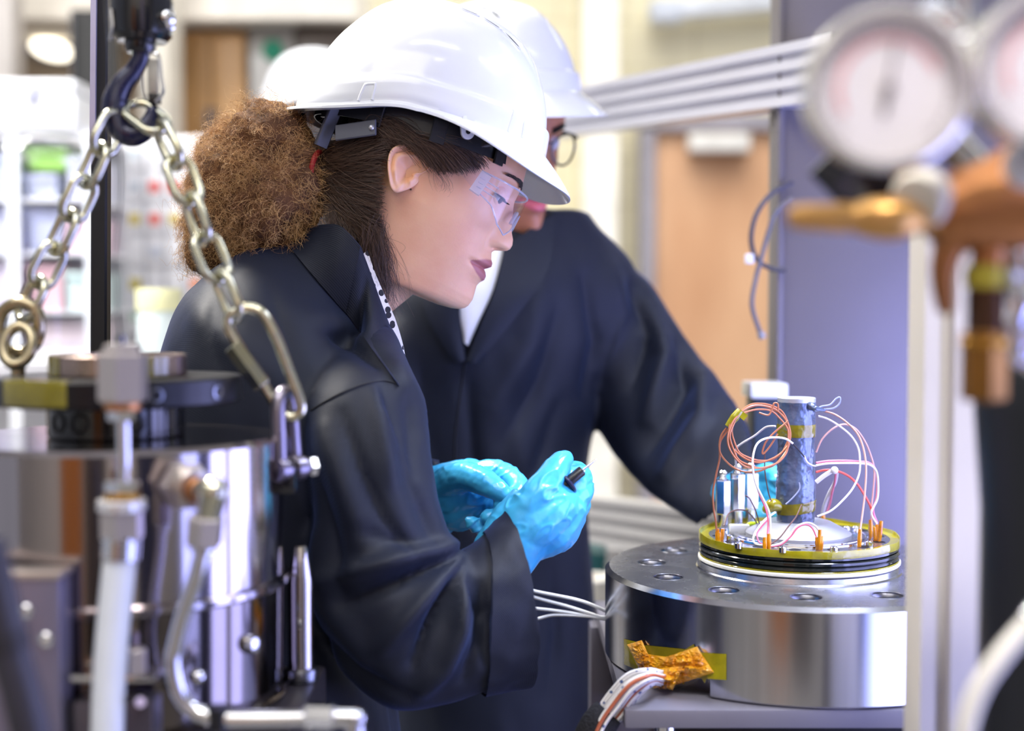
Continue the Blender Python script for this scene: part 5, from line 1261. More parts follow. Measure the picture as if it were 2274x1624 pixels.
# loose nape hair hanging down the neck
S_ = []
for k in range(1100):
    sx, sy = 828+rng.normal(0, 12), 470+abs(rng.normal(0, 50)); ex, ey = 832+rng.normal(0, 24)+16*rng.random(), 630+rng.normal(0, 45)
    wob = rng.normal(0, 10); ph = rng.random()*6.3; n = 12; Y0 = 1.438+rng.normal(0, .006)
    if k % 9 == 0: ey += 60*rng.random(); ex += 30*rng.random()
    S_.append([P(sx+(ex-sx)*t+wob*math.sin(t*3.3)+2.5*math.sin(9*t+ph)*t, sy+(ey-sy)*t, Y0-.002+.016*t*t-.004*math.sin(3*t)) for t in np.linspace(0, 1, n)])
for k in range(800):      # from the nape back up to the tie
    sx, sy = 838+rng.normal(0, 8), 500+rng.random()*120; tx, ty = 712+rng.normal(0, 14), 400+rng.normal(0, 16)
    S_.append([P(x+rng.normal(0, .6), y+14*math.sin(3.1*t), 1.436+.02*t+.004*math.sin(k)) for t, (x, y) in zip(np.linspace(0, 1, 10), bez([(sx, sy), (sx-30, sy-60+rng.normal(0, 20)), (770+rng.normal(0, 12), 470+rng.normal(0, 18)), (tx, ty)], 10))])
for k in range(700):
    sx, sy = 726+rng.random()*110, 488+rng.random()*50; tx, ty = 708+rng.normal(0, 14), 392+rng.normal(0, 18)
    S_.append([P(x+rng.normal(0, .6), y, 1.434+.02*t+.003*math.sin(k)) for t, (x, y) in zip(np.linspace(0, 1, 10), bez([(sx, sy), ((sx+tx)/2+16+rng.normal(0, 8), (sy+ty)/2+10), (tx, ty)], 10))])
strands('nape_strands', S_, brown, wp, .00013, .00008)
S_ = []
for k in range(26):      # wisps before the ear
    sx, sy = 965+rng.normal(0, 8), 372+rng.normal(0, 6); n = 12; a0 = rng.random()
    S_.append([P(sx+10*t+rng.normal(0, .3)+(14+8*a0)*math.sin(t*2.6)*(1 if a0 > .3 else -.4), sy+(46+20*a0)*t-16*a0*t**4, 1.424-.001*t) for t in np.linspace(0, 1, n)])
strands('temple_wisps', S_, brown, wp, .00009, .00004)
# the tail: a lumpy core, then thousands of curls
core = []
lobes = [(640, 400, 1.47, .058), (590, 330, 1.47, .058), (540, 400, 1.47, .062), (600, 450, 1.46, .062), (520, 480, 1.48, .052), (480, 430, 1.49, .040), (470, 560, 1.49, .034), (680, 400, 1.47, .036), (570, 520, 1.47, .045), (450, 500, 1.5, .026), (505, 345, 1.5, .036)]
for x, y, Y, r in lobes: core.append(ball(P(x, y, Y), r*.86, 20))
V, Nn, Fc = remesh(join(*core), .004, 8)
V = V+Nn*np.array([.007*mnoise.fractal(Vector(v*38), .8, 2.2, 4) for v in V])[:, None]
cloth_obj('ponytail_core', V, Fc, pm('tail_core', (112, 76, 46), .9, 0, .2, 40, bump=1, bs=160, col2=(66, 42, 26)), wp)
obj('hair_tie', tube([P(706, 380, 1.452)+Vector((.004*math.cos(a)+.003*math.sin(a), .019*math.cos(a), .020*math.sin(a))) for a in np.linspace(0, 2*math.pi, 16, endpoint=False)], .003, 10, 3, closed=True), pm('red_elastic', (150, 30, 26), .6), wp)
def curly(n, m, name, rsc=1.0, curl=1.0, r0=.00022, fly=0., seed=1, per=8):
    """clumps of neighbouring curls, all sharing one spiral"""
    g = np.random.default_rng(seed); out = []
    wts = np.array([l[3]**2 for l in lobes]); wts /= wts.sum()
    for k in range(n//per):
        x, y, Y, r = lobes[g.choice(len(lobes), p=wts)]
        c = np.array(P(x, y, Y)); d = g.normal(0, 1, 3); d[1] = -abs(d[1])*.9 if g.random() < .75 else d[1]; d /= np.linalg.norm(d)
        tip = c+d*r*rsc*(.85+.25*g.random())+np.array([-.004, 0, -.004])*g.random()
        root = np.array(tie)+g.normal(0, .008, 3)
        midp = c+d*r*.35+g.normal(0, .012, 3)
        L = np.linalg.norm(tip-root); start = .25+.5*g.random(); N = 30
        amp = (.0016+.0042*g.random()**1.5)*curl; fr = (3+6*g.random())*L/.12; ph = g.random()*6.3
        e1 = g.normal(0, 1, 3); e1 -= d*e1.dot(d); e1 /= np.linalg.norm(e1); e2 = np.cross(d, e1)
        for q in range(per):
            t = np.linspace(start, 1+fly*g.random()-.12*g.random(), N)[:, None]
            b_ = root*(1-t)**2+2*(midp+g.normal(0, .003, 3))*t*(1-t)+(tip+g.normal(0, .0028, 3))*t*t
            a_ = fr*(1+.05*g.normal())*6.28*t+ph+.25*g.normal(); s_ = np.minimum(1, t*1.6)*amp*(.7+.6*g.random())
            b_ = b_+e1*np.cos(a_)*s_+e2*np.sin(a_)*s_; b_[:, 2] -= (.01*np.maximum(0, t-.8))[:, 0]
            fz = g.normal(0, .0016, 3); b_ += fz*np.sin(a_*.37+ph)
            out.append(b_)
    return strands(name, out, m, wp, r0, r0*.5)
curly(12000, mid_h, 'curls', 1.0, 1.0, .00016, 0, 2)
curly(15000, gold_h, 'curls', 1.06, 1.0, .00013, .1, 3, 5)
curly(700, gold_h, 'flyaway_hair', 1.2, 1.5, .00008, .22, 4, 2)

# ---- coat
navy = twill('navy_twill', (25, 30, 44), (18, 22, 36))
def tsec(cx, cy, tl, a, b, n=2.3):
    return (P(cx, cy, 1.5), Vector((a*PXM*math.cos(R(tl)), 0, -a*PXM*math.sin(R(tl)))), Vector((0, b, 0)))
torso = smooth_sections([tsec(*q) for q in [(640, 2480, 0, 235, .25), (645, 2050, 0, 245, .245), (650, 1700, 0, 240, .225), (630, 1400, 4, 230, .21), (620, 1150, 8, 245, .20), (632, 960, 16, 278, .198), (652, 810, 30, 268, .185), (690, 705, 40, 215, .15), (724, 640, 46, 150, .10), (738, 612, 48, 118, .078)]], 6)
gt = rings([esec(*s, 2.25, 84) for s in torso])
def ssec(cx, cy, Y, ax, ay, b, skew=0):
    return (P(cx, cy, Y), vec_px(None, ax, ay, Y), Vector((-skew*Y/F, b, 0)))
NS = [(770, 770, 1.43, 95, -50, .05), (790, 850, 1.375, 118, -30, .07), (806, 980, 1.338, 132, -15, .068), (826, 1120, 1.322, 132, -22, .064), (852, 1260, 1.315, 150, -50, .064), (890, 1365, 1.315, 150, -105, .066), (950, 1408, 1.322, 84, -160, .066), (1012, 1392, 1.333, 20, -172, .066), (1072, 1362, 1.346, 4, -176, .064), (1118, 1338, 1.356, -8, -188, .062), (1140, 1328, 1.36, -22, -192, .061)]
sl = smooth_sections([ssec(*q, skew=(48*sm(i, 6, 10))) for i, q in enumerate(NS)], 6)
rows = [esec(*s, 2.1, 72) for s in sl[:-7]]
gs = rings(rows)
FS = [(775, 780, 1.58, 90, -45, .05), (792, 860, 1.632, 110, -25, .062), (805, 1000, 1.672, 112, -12, .06), (820, 1120, 1.68, 112, -30, .058), (850, 1200, 1.67, 92, -84, .056), (893, 1190, 1.632, 42, -100, .054), (932, 1150, 1.592, 20, -96, .05), (958, 1118, 1.568, 10, -92, .046)]
fs = smooth_sections([ssec(*q) for q in FS], 5)
rows = [esec(*s, 2.1, 60) for s in fs]; c, ax, ay = fs[-1]; rows.append(esec(c, ax*.9, ay*.9, 2.1, 60))
for k in (-4, -8): c, ax, ay = fs[k]; rows.append(esec(c, ax*.8, ay*.8, 2.1, 60))
V, Nn, Fc = remesh(join(gt, gs, rings(rows)), .0052, 5)
big = np.array([mnoise.fractal(Vector((v[0]*9, v[1]*9, v[2]*4+v[0]*5)), .9, 2.0, 3) for v in V])
V = V+Nn*(.0045*big)[:, None]
folds = [
 # front edge of the near sleeve and the valley beside it
 ([(880, 815), (925, 900), (945, 1000), (952, 1110), (1008, 1232)], 24, 8), ([(850, 860), (886, 960), (915, 1070), (960, 1190)], 26, -8),
 ([(900, 880), (915, 960), (925, 1060)], 14, -5), ([(835, 870), (850, 960), (872, 1060)], 22, 5),
 # shoulder
 ([(735, 745), (790, 770), (850, 815)], 20, -8), ([(700, 700), (770, 730), (850, 770)], 30, 4), ([(430, 690), (500, 760), (600, 830)], 40, 4), ([(600, 640), (640, 760), (660, 850)], 34, -4), ([(480, 640), (470, 740), (500, 840)], 26, -3),
 # elbow creases fanning from the crook
 ([(1012, 1238), (950, 1262), (870, 1300), (760, 1345)], 18, -10), ([(1010, 1222), (930, 1228), (820, 1260), (720, 1290)], 24, 9), ([(1015, 1250), (960, 1310), (900, 1380), (850, 1440)], 22, 9),
 ([(1018, 1262), (985, 1330), (950, 1400), (915, 1480)], 17, -12), ([(1020, 1262), (1030, 1330), (1020, 1400), (985, 1480), (940, 1530)], 22, 11), ([(1034, 1300), (1066, 1370), (1062, 1440), (1030, 1510)], 17, -9),
([(1066, 1300), (1088, 1390), (1080, 1470)], 15, -9),
 # upper sleeve drape
 ([(720, 960), (760, 1080), (800, 1200)], 30, 6), ([(760, 920), (800, 1040), (850, 1150), (920, 1230)], 26, -6), ([(700, 1060), (740, 1200), (760, 1320)], 32, -6), ([(690, 1200), (720, 1340), (800, 1460)], 30, 6), ([(700, 1400), (800, 1500), (900, 1550)], 24, -6), ([(860, 920), (900, 1010), (930, 1110)], 14, 4), ([(800, 1180), (870, 1200), (950, 1210)], 20, -5),
]
V = sculpt(V, Nn, [(p_, w_*.92, a_*1.45) for p_, w_, a_ in folds])
coat = cloth_obj('coat', V, Fc, navy, wp)
rows = []
for k in range(-13, 0):
    c, ax, ay = sl[k]; q = (k+13)/12; r = esec(c, ax*(1.03+.005*q), ay*(1.06-.01*q), 2.1, 96)
    rows.append([v+Vector((.0022*mnoise.fractal(v*26, .8, 2, 3), .003*mnoise.fractal(v*24+Vector((5, 0, 0)), .8, 2, 3), .0022*mnoise.fractal(v*26+Vector((0, 9, 0)), .8, 2, 3))) for v in r])
inn = [[v.lerp(sum(r, Vector())/len(r), .035) for v in r] for r in reversed(rows)]
obj('cuff', rings(rows+inn+[[v.lerp(sum(inn[-1], Vector())/96, .98) for v in inn[-1]]], cap=False), navy, coat, ang=70)
# stitched seams on the coat
def surf_line(o, pts, off=.001, sub=6):
    """lay a line of picture points on the nearest face of a mesh towards the camera"""
    from mathutils.bvhtree import BVHTree
    org = ORG.get(o.name, Vector()); bv = BVHTree.FromPolygons([v.co for v in o.data.vertices], [tuple(p.vertices) for p in o.data.polygons])
    out = []; cpos = Vector((0, 0, CAM_Z))
    for p in crom([Vector((a, b, 0)) for a, b in pts], sub):
        d = (P(p.x, p.y, 1.5)-cpos).normalized(); h = bv.ray_cast(cpos-org, d)
        if h[0] is not None: out.append(h[0]+org-d*off)
    return out
seam_m = pm('seam_navy', (16, 18, 28), .7, 0, .1, 60)
for pts in ([(690, 912), (740, 882), (800, 856), (850, 846), (880, 852)],):
    L_ = surf_line(coat, pts, .0004)
    if len(L_) > 3: obj('seam', tube(L_, .0011, 6, 1, raw=True), seam_m, coat)
# collar, lapel and the spotted shirt edge
def strip(a, b, m, name, parent, thick=.003, nseg=8, bulge=0.):
    A, B = crom(a, nseg), crom(b, nseg); n = min(len(A), len(B)); k = 6; rows = []
    for q in range(k+1):
        t_ = q/k; rows.append([A[i].lerp(B[i], t_)+Vector((0, -bulge*math.sin(math.pi*t_), 0)) for i in range(n)])
    back = [[v+Vector((0, thick, -.0005)) for v in r] for r in reversed(rows)]
    g = rings(rows+back, closed=False, loop=True)
    return obj(name, g, m, parent, ang=50)
def resample(ps, n):
    d = [0]
    for q in range(1, len(ps)): d.append(d[-1]+(ps[q]-ps[q-1]).length)
    out = []
    for k in range(n):
        t = d[-1]*k/(n-1); i = max(i for i in range(len(d)) if d[i] <= t+1e-9); i = min(i, len(ps)-2)
        out.append(ps[i].lerp(ps[i+1], (t-d[i])/max(1e-9, d[i+1]-d[i])))
    return out
def strip2(A, B, m, name, parent, thick=.003, bulge=0., n=26):
    A, B = resample(A, n), resample(B, n); k = 7
    rows = [[A[i].lerp(B[i], q/k)+Vector((0, -bulge*math.sin(math.pi*q/k), 0)) for i in range(n)] for q in range(k+1)]
    back = [[v+Vector((.0005, thick, -.0005)) for v in r] for r in reversed(rows)]
    return obj(name, rings(rows+back, closed=False, loop=True), m, parent, ang=60)
A = crom(pl([(655, 520, 1.50), (676, 506, 1.455), (744, 498, 1.415), (776, 520, 1.408), (802, 550, 1.408)]), 6)
B = surf_line(coat, [(640, 545), (672, 584), (704, 622), (738, 662), (768, 696)], .0035)
strip2(A, B, navy, 'collar', wp, .004, .005)
A = crom(pl([(800, 548, 1.407), (814, 585, 1.412), (832, 635, 1.418), (852, 690, 1.424), (874, 745, 1.434), (894, 800, 1.446)]), 6)
B = surf_line(coat, [(766, 692), (796, 732), (828, 778), (858, 818), (886, 856)], .0035)
strip2(A, B, navy, 'lapel', wp, .004, .003)
def leopard():
    m, nt, N, L, b = nodes('spotted_shirt'); tc = N.new('ShaderNodeTexCoord'); v = N.new('ShaderNodeTexVoronoi'); v.inputs['Scale'].default_value = 105; L.new(tc.outputs['Object'], v.inputs[0])
    r = N.new('ShaderNodeValToRGB'); r.color_ramp.interpolation = 'CONSTANT'; r.color_ramp.elements[0].color = srgb(24, 22, 30); r.color_ramp.elements[1].position = .36; r.color_ramp.elements[1].color = srgb(232, 228, 226)
    L.new(v.outputs['Distance'], r.inputs[0]); L.new(r.outputs[0], b.inputs['Base Color']); b.inputs['Roughness'].default_value = .7; return m
leo = leopard()
a = pl([(816, 556, 1.425), (832, 604, 1.425), (856, 660, 1.43), (878, 710, 1.435), (896, 772, 1.445), (904, 830, 1.46)])
b_ = pl([(800, 570, 1.42), (816, 622, 1.42), (836, 680, 1.422), (856, 730, 1.43), (878, 795, 1.44), (890, 850, 1.455)])
strip(a, b_, leo, 'shirt', wp, .004, 8)
# ---- gloved hands
gm = pm('blue_nitrile', (70, 182, 238), .3, 0, .06, 24, coat=.35, bump=.12, bs=160, sss=.08)
def fin(pts, r): return capsule(pl(pts), r, 14, 6)
near = [fin([(1140, 1195, 1.372), (1185, 1160, 1.372), (1222, 1128, 1.378)], [.026, .030, .030]), fin([(1160, 1205, 1.385), (1215, 1168, 1.385), (1250, 1130, 1.39)], [.024, .030, .026]),
 fin([(1180, 1225, 1.392), (1235, 1180, 1.395), (1262, 1150, 1.398)], [.012, .023, .019]),
 # four fingers folding away behind the palm
 fin([(1225, 1105, 1.388), (1272, 1072, 1.394), (1289, 1058, 1.412), (1272, 1046, 1.432), (1244, 1058, 1.436)], [.019, .0165, .0125, .0105, .0085]),
 fin([(1235, 1125, 1.388), (1279, 1096, 1.396), (1290, 1084, 1.42), (1262, 1072, 1.444), (1228, 1078, 1.44)], [.021, .0175, .0125, .0105, .0085]),
 fin([(1235, 1145, 1.392), (1274, 1124, 1.40), (1282, 1116, 1.424), (1250, 1104, 1.446), (1216, 1106, 1.438)], [.021, .017, .012, .010, .008]),
 fin([(1230, 1165, 1.396), (1262, 1150, 1.404), (1268, 1146, 1.426), (1240, 1136, 1.442), (1214, 1134, 1.434)], [.019, .0155, .011, .009, .0075]),
 # thumb lying along the tool
 fin([(1146, 1170, 1.366), (1192, 1104, 1.364), (1226, 1056, 1.374), (1243, 1030, 1.384), (1254, 1020, 1.39)], [.021, .0185, .0148, .0125, .0098])]
cuff_n = [tube(pl([(1196, 1120, 1.38), (1160, 1172, 1.376), (1136, 1208, 1.374), (1110, 1246, 1.372)]), [.030, .0345, .034, .033], 30, 5, flat=(.92, 1.0))]
gl_n = glove(near+cuff_n, gm, wp, 'glove', .0015, .0008, 1)
far = [fin([(968, 1108, 1.555), (1010, 1100, 1.545), (1048, 1090, 1.535)], [.028, .031, .028]), fin([(975, 1130, 1.555), (1020, 1128, 1.545), (1050, 1115, 1.538)], [.024, .027, .025]),
 fin([(985, 1070, 1.55), (1040, 1062, 1.54), (1070, 1066, 1.532)], [.022, .022, .019]),
 fin([(1050, 1062, 1.532), (1106, 1052, 1.516), (1146, 1072, 1.494), (1150, 1092, 1.474), (1130, 1104, 1.466)], [.0175, .0145, .012, .0105, .0088]),
 fin([(1056, 1082, 1.534), (1118, 1076, 1.518), (1148, 1100, 1.494), (1140, 1118, 1.472), (1112, 1120, 1.462)], [.0175, .0145, .012, .0105, .0088]),
 fin([(1052, 1108, 1.536), (1108, 1120, 1.52), (1128, 1140, 1.496), (1112, 1150, 1.472), (1084, 1148, 1.462)], [.0175, .014, .0115, .010, .0088]),
 fin([(1040, 1130, 1.538), (1082, 1152, 1.522), (1092, 1168, 1.50), (1074, 1172, 1.478), (1048, 1162, 1.468)], [.016, .0125, .0105, .0092, .0078]),
 fin([(985, 1075, 1.532), (1032, 1058, 1.50), (1074, 1070, 1.474), (1102, 1086, 1.462), (1120, 1098, 1.458)], [.019, .017, .0145, .0125, .010])]
cuff_f = [tube(pl([(1006, 1096, 1.548), (982, 1104, 1.556), (962, 1112, 1.562), (948, 1117, 1.566)]), [.034, .040, .041, .039], 30, 5, flat=(.85, 1.0))]
glove(far+cuff_f, gm, wp, 'glove', .0015, .0011, 7)
obj('glove_cuff_bead', tube([P(950, 1117, 1.566)+Vector((.006*math.sin(a), .034*math.cos(a), .040*math.sin(a))) for a in np.linspace(0, 2*math.pi, 24, endpoint=False)], .0012, 8, 3, closed=True), gm, wp)
obj('shirt_cuff', tube(pl([(900, 1138, 1.60), (944, 1122, 1.57), (966, 1112, 1.56)]), [.034, .038, .036], 30, 5, flat=(.85, 1.0)), leo, wp)
trous = pm('dark_trousers', (30, 32, 40), .7); shoe = pm('black_shoe', (20, 20, 22), .4)
legs(wp, P(630, 1600, 1.5).x, 1.5, 0, trous, shoe)
# ---- what she wears and holds
HREL = Matrix.Translation(Vector((-68*PXM, 0, 66*PXM))) @ Matrix.Rotation(R(-9.5), 4, 'Y')
make_helmet(MW @ HREL, 'hard_hat', 'glossy white hard hat worn by the woman with curly hair')
gt_ = thing('safety_glasses', 'clear wraparound safety glasses on the face of the woman', 'glasses', HM(150, 0, 30))
clr = clearmat('clear_lens', (.96, .97, 1), .02, .02); frost = clearmat('frosted_clear', (.9, .9, .98), .12, .08, .28)
def lens_pt(ph, u, off=0): return HM(70+(128+off)*abs(math.cos(ph))**.75, (152+off)*math.sin(ph), u)
def botu(ph):
    d = abs(math.degrees(ph)); return interp({0: 28, 7: 20, 16: -14, 30: -34, 48: -22, 64: 6, 80: 18, 90: 24}, d)
phs = np.linspace(R(-84), R(84), 90); g = []
for off in (0, 3.5):
    g += [[lens_pt(p, 68-4*abs(p)-(68-4*abs(p)-botu(p))*k/10, off) for p in phs] for k in (range(11) if off == 0 else range(10, -1, -1))]
obj('lens', rings(g, closed=False, loop=True), clr, gt_, ang=50)
obj('lens_edge', tube([lens_pt(p, botu(p), 2) for p in phs], .0009, 6, 1, raw=True), frost, gt_)
obj('brow_bar', tube([lens_pt(p, 68-4*abs(p), 2) for p in phs], .0011, 6, 1, raw=True), frost, gt_)
obj('nose_piece', tube([lens_pt(R(-12), 0, -6), lens_pt(R(-8), 22, -6), lens_pt(0, 30, -6), lens_pt(R(8), 22, -6), lens_pt(R(12), 0, -6)], .0022, 8, 5), frost, gt_)
for s in (-1, 1):
    A = [HM(96, 151*s, 62), HM(60, 155*s, 62), HM(0, 156*s, 58), HM(-40, 158*s, 54), HM(-80, 150*s, 30)]; B = [HM(96, 151*s, 16), HM(60, 155*s, 34), HM(0, 156*s, 44), HM(-40, 158*s, 46), HM(-84, 150*s, 24)]
    a_, b2 = crom(A, 6), crom(B, 6)
    rows = [a_, b2, [v+(MW.to_3x3() @ Vector((0, .0018*s, 0))) for v in b2], [v+(MW.to_3x3() @ Vector((0, .0018*s, 0))) for v in a_]]
    tp = obj('temple', rings(rows, closed=False, loop=True), clr, gt_, ang=50)
    h = obj('hinge_block', join(beam(HM(88, 154*s, 40), HM(112, 152*s, 36), .004, .025, .001, up=MW.to_3x3() @ Vector((0, 0, 1)))), frost, gt_)
    for k in (-10, 0, 10): obj('hinge_rib', tube([HM(96, 158*s, 38+k), HM(140, 146*s, 34+k)], .0008, 6, 3), frost, h)
# the tool in her hand
t = thing('test_probe', 'black handled probe with fine metal tip held in the gloves', 'tool', P(1270, 1055, 1.40))
pa, pb = P(1240, 1088, 1.375), P(1292, 1046, 1.378); pd = (pb-pa).normalized()
obj('handle', lathe([(.0035, -.07), (.0055, -.06), (.006, 0), (.007, .008), (.0065, .011)], 24, pa, pd), blkpl, t)
obj('guard', lathe([(.006, .010), (.0125, .0115), (.013, .013), (.0115, .0145), (.006, .0155)], 28, pa, pd), pm('probe_navy', (26, 28, 62), .3, coat=.3), t)
obj('collar', lathe([(.0054, .015), (.0054, .030), (.0046, .0315), (.0015, .032)], 24, pa, pd), blkpl, t)
obj('needle', lathe([(.0011, .031), (.001, .046), (.0005, .049), (.0002, .05)], 12, pa, pd), chrome, t)
# ------------------------------------------------------------------ the man behind her
mp_ = thing('person', 'man in white hard hat, dark glasses and navy lab coat, reaching to the core', 'person', (P(1090, 1600, 2.02).x, 2.02, 0))
skin_m = make_skin('skin_man', (178, 118, 88), (160, 100, 74), (196, 98, 108))
MM = head_matrix(P(1120, 332, 1.94), R(-50), R(16), R(6))
def msec(cx, cy, a, b, Y=2.0, yaw=R(-62), tilt=0):
    d = Vector((math.cos(yaw), math.sin(yaw), 0)); l = Vector((-d.y, d.x, tilt))
    return (P(cx, cy, Y), d*b, l*a)
ex = [msec(1150, 480, .056, .06, 1.97), msec(1150, 540, .06, .062, 1.98), msec(1140, 600, .1, .08, 1.99), msec(1110, 720, .13, .09), msec(1075, 950, .12, .09), msec(1080, 1400, .12, .09), msec(1085, 1750, .1, .08)]
bm_ = build_head(MM, ex, skin_m, mp_)
for s in (-1, 1): soften(obj('ear', ear_geo(MM, s), skin_m, bm_, ang=None))
HLm = dict(HL); hair_cap(MM, .006, {320: 160, 200: 150, 122: 120, 78: 95, 56: 40, 46: 5, 20: -30, -10: -96, -60: -110, -120: -120, -240: -140}, dark_hair, mp_, 'short_hair')
for s in (-1, 1):
    e = obj('eyeball', ball(MM @ Vector((131*PXM, 58*s*PXM, 43*PXM)), .0122, 20), eyewhite, bm_)
    obj('eyebrow', join(*[tube([MM @ Vector(((interp({0: 177, .3: 174, .6: 164, 1: 140}, q)+2)*PXM, (20+q*72)*s*PXM, (84+9*math.sin(q*2.2)+v_)*PXM)) for q in (0, .25, .5, .75, 1)], .0014, 5, 3) for v_ in (-5, 0, 5)]), lash, bm_)
make_helmet(MM @ Matrix.Translation(Vector((0, 0, .007))) @ HREL @ Matrix.Rotation(R(-4), 4, 'Y'), 'hard_hat', 'white hard hat of the man, half hidden behind the first one')
t = thing('eyeglasses', 'dark framed eyeglasses on the face of the man', 'glasses', MM @ Vector((.09, 0, .02)))
def MP(f, l, u): return MM @ Vector((f*PXM, l*PXM, u*PXM))
for s in (-1, 1):
    ring_ = [MP(196-12*abs(math.cos(a)-.0)*.2-.1*abs(62+52*math.cos(a))*.9*0-((62+52*math.cos(a))/120)**2*26, (62+52*math.cos(a))*s, 36+42*math.sin(a)*(1 if math.sin(a) > 0 else 1.1)) for a in np.linspace(0, 2*math.pi, 26, endpoint=False)]
    fr_ = obj('rim', tube(ring_, .0017, 8, 2, closed=True), pm('dark_frame', (22, 18, 24), .25, coat=.4), t)
    obj('lens', (ring_, [tuple(range(26))]), clr, fr_)
    obj('temple', tube([MP(172, 116*s, 62), MP(120, 150*s, 60), MP(0, 156*s, 56), MP(-60, 154*s, 44), MP(-84, 148*s, 14)], .0021, 8, 4), pm('dark_frame', (22, 18, 24)), t)
obj('bridge', tube([MP(192, -12, 52), MP(198, 0, 56), MP(192, 12, 52)], .0018, 8, 4), pm('dark_frame', (22, 18, 24)), t)
# coat
mt = smooth_sections([msec(*q) for q in [(1085, 2420, .22, .16), (1088, 2000, .20, .155), (1085, 1600, .165, .145), (1080, 1300, .158, .14), (1066, 1050, .158, .135), (1078, 890, .172, .135), (1106, 760, .19, .135), (1132, 660, .198, .125), (1152, 590, .18, .108), (1168, 540, .14, .092), (1182, 498, .098, .08), (1188, 468, .076, .072)]], 6)
gm_t = rings([esec(*s, 2.3, 84) for s in mt])
def asec(cx, cy, Y, ax, ay, b): return (P(cx, cy, Y), vec_px(None, ax, ay, Y), Vector((0, b, 0)))
AS = [(1290, 640, 2.05, 60, -60, .07), (1335, 690, 2.05, 92, -76, .075), (1385, 775, 2.03, 98, -84, .075), (1450, 885, 1.98, 108, -90, .072), (1518, 975, 1.90, 112, -88, .068), (1572, 1044, 1.82, 92, -82, .06), (1612, 1092, 1.765, 62, -80, .052)]
as_ = smooth_sections([asec(*q) for q in AS], 6); rows = [esec(*s, 2.15, 64) for s in as_]
c, ax, ay = as_[-1]; rows.append(esec(c, ax*.93, ay*.93, 2.1, 64))
for k in (-4, -8): c, ax, ay = as_[k]; rows.append(esec(c, ax*.8, ay*.8, 2.1, 64))
# his other arm, hanging behind the woman
BS = [(960, 690, 1.93, 80, 40, .07), (910, 790, 1.92, 92, 20, .07), (890, 950, 1.91, 88, 5, .065), (890, 1150, 1.88, 82, -10, .06), (905, 1300, 1.86, 78, -8, .055)]
bs_ = smooth_sections([asec(*q) for q in BS], 5)
V, Nn, Fc = remesh(join(gm_t, rings(rows), rings([esec(*s, 2.1, 56) for s in bs_])), .0062, 6)
big = np.array([mnoise.fractal(Vector((v[0]*8+3, v[1]*8, v[2]*4+v[0]*6)), .9, 2.0, 3) for v in V])
V = V+Nn*(.004*big)[:, None]
V = sculpt(V, Nn, [(p_, w_*.85, a_*1.6) for p_, w_, a_ in [([(1300, 620), (1330, 760), (1300, 880)], 26, -10), ([(1360, 600), (1380, 700), (1340, 820)], 28, 9), ([(1400, 640), (1440, 740), (1400, 860)], 26, -9), ([(1440, 690), (1480, 790), (1440, 930)], 26, 11), ([(1500, 770), (1520, 860), (1440, 1000)], 24, -10), ([(1560, 840), (1560, 930), (1480, 1050)], 26, 10), 
 ([(1200, 620), (1180, 760), (1100, 900)], 40, 6), ([(1240, 700), (1200, 850), (1120, 980)], 34, -7), ([(1040, 850), (1050, 1000), (1080, 1200)], 30, -7), ([(1150, 950), (1180, 1100), (1230, 1300)], 40, 7), ([(1240, 900), (1210, 1000), (1160, 1080)], 26, -6), ([(1220, 1250), (1240, 1400), (1220, 1550)], 30, -6)]])
coat_m = cloth_obj('coat', V, Fc, navy, mp_)
def lay(pts, w, m, name, parent, off=.003):
    """a cloth strip laid on the coat between two picture lines"""
    A = surf_line(coat_m, [p[:2] for p in pts], off); B = surf_line(coat_m, [p[2:] for p in pts], off)
    n = min(len(A), len(B))
    rows = [[A[i].lerp(B[i], q/4)+Vector((0, -.004*math.sin(math.pi*q/4), 0)) for i in range(n)] for q in range(5)]
    back = [[v+Vector((0, .006, 0)) for v in r] for r in reversed(rows)]
    return obj(name, rings(rows+back, closed=False, loop=True), m, parent, ang=50)
shirt_m = pm('white_shirt', (236, 236, 242), .6, 0, .03, 20, bump=.2, bs=60)
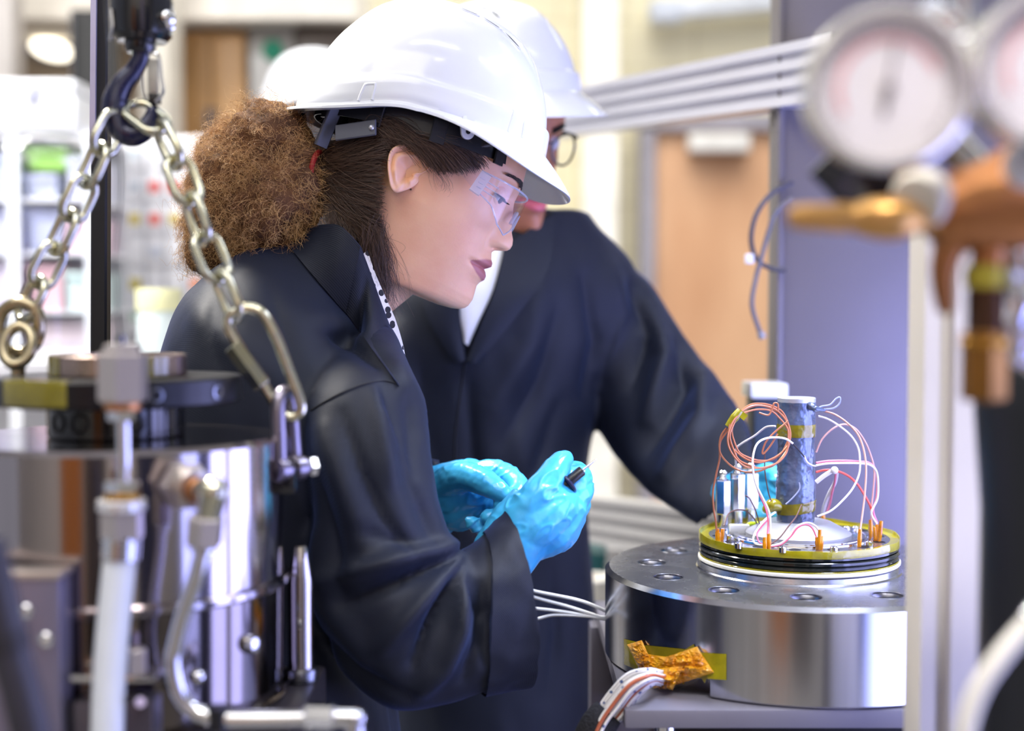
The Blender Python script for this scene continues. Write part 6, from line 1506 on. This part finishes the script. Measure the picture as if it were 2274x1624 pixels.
lay([(1030, 560, 1120, 545), (1024, 640, 1096, 640), (1022, 700, 1062, 716), (1030, 760, 1040, 768)], 0, shirt_m, 'shirt', mp_, .006)
lay([(1118, 548, 1236, 470), (1100, 640, 1216, 600), (1068, 720, 1150, 700), (1036, 800, 1060, 810)], 0, navy, 'lapel', mp_, .012)
lay([(1020, 560, 940, 560), (1018, 660, 940, 680), (1024, 740, 980, 760), (1034, 800, 1010, 810)], 0, navy, 'lapel', mp_, .010)
for pts in ([(1034, 800), (1020, 900), (1010, 1000), (1015, 1150), (1030, 1300)],):
    L_ = surf_line(coat_m, pts, .0006)
    if len(L_) > 3: obj('placket_seam', tube(L_, .0014, 6, 1, raw=True), seam_m, coat_m)
mg = [fin([(1622, 1100, 1.75), (1660, 1096, 1.705), (1692, 1094, 1.675)], [.027, .03, .027])]
for k, (x, y) in enumerate([(1704, 1050), (1712, 1075), (1712, 1102), (1704, 1128)]):
    mg.append(fin([(1672, 1070+k*16, 1.69), (x, y, 1.655), (x+18, y+6, 1.63), (x+26, y+16, 1.612)], [.0155, .0125, .0105, .0085]))
mg.append(fin([(1650, 1120, 1.69), (1686, 1142, 1.655), (1706, 1150, 1.635)], [.017, .0145, .0105]))
glove(mg, gm, mp_, 'glove', .0018, .0009, 4)
legs(mp_, P(1088, 1600, 2.02).x, 2.02, R(-62), trous, shoe)
# ---- far white hard hat on a stand, seen over the ponytail
fh = P(700, 222, 3.6)
make_helmet(Matrix.Translation(fh+Vector((0, 0, -.03))) @ Matrix.Rotation(R(200), 4, 'Z'), 'hard_hat', 'blurred white hard hat far behind, above the ponytail', vents=False)
t = thing('hat_stand', 'dark stand carrying the far white hard hat', 'stand', (fh.x, fh.y, 0))
obj('column', cyl((fh.x, fh.y, .02), (fh.x, fh.y, fh.z+.03), .03), steel_dark, t)
obj('head_form', ball((fh.x, fh.y, fh.z-.0), .075, 24, (1, 1, 1.2)), blkpl, t)
obj('base', lathe([(.18, 0), (.18, .015), (.03, .03)], 40, (fh.x, fh.y, 0)), steel_dark, t)
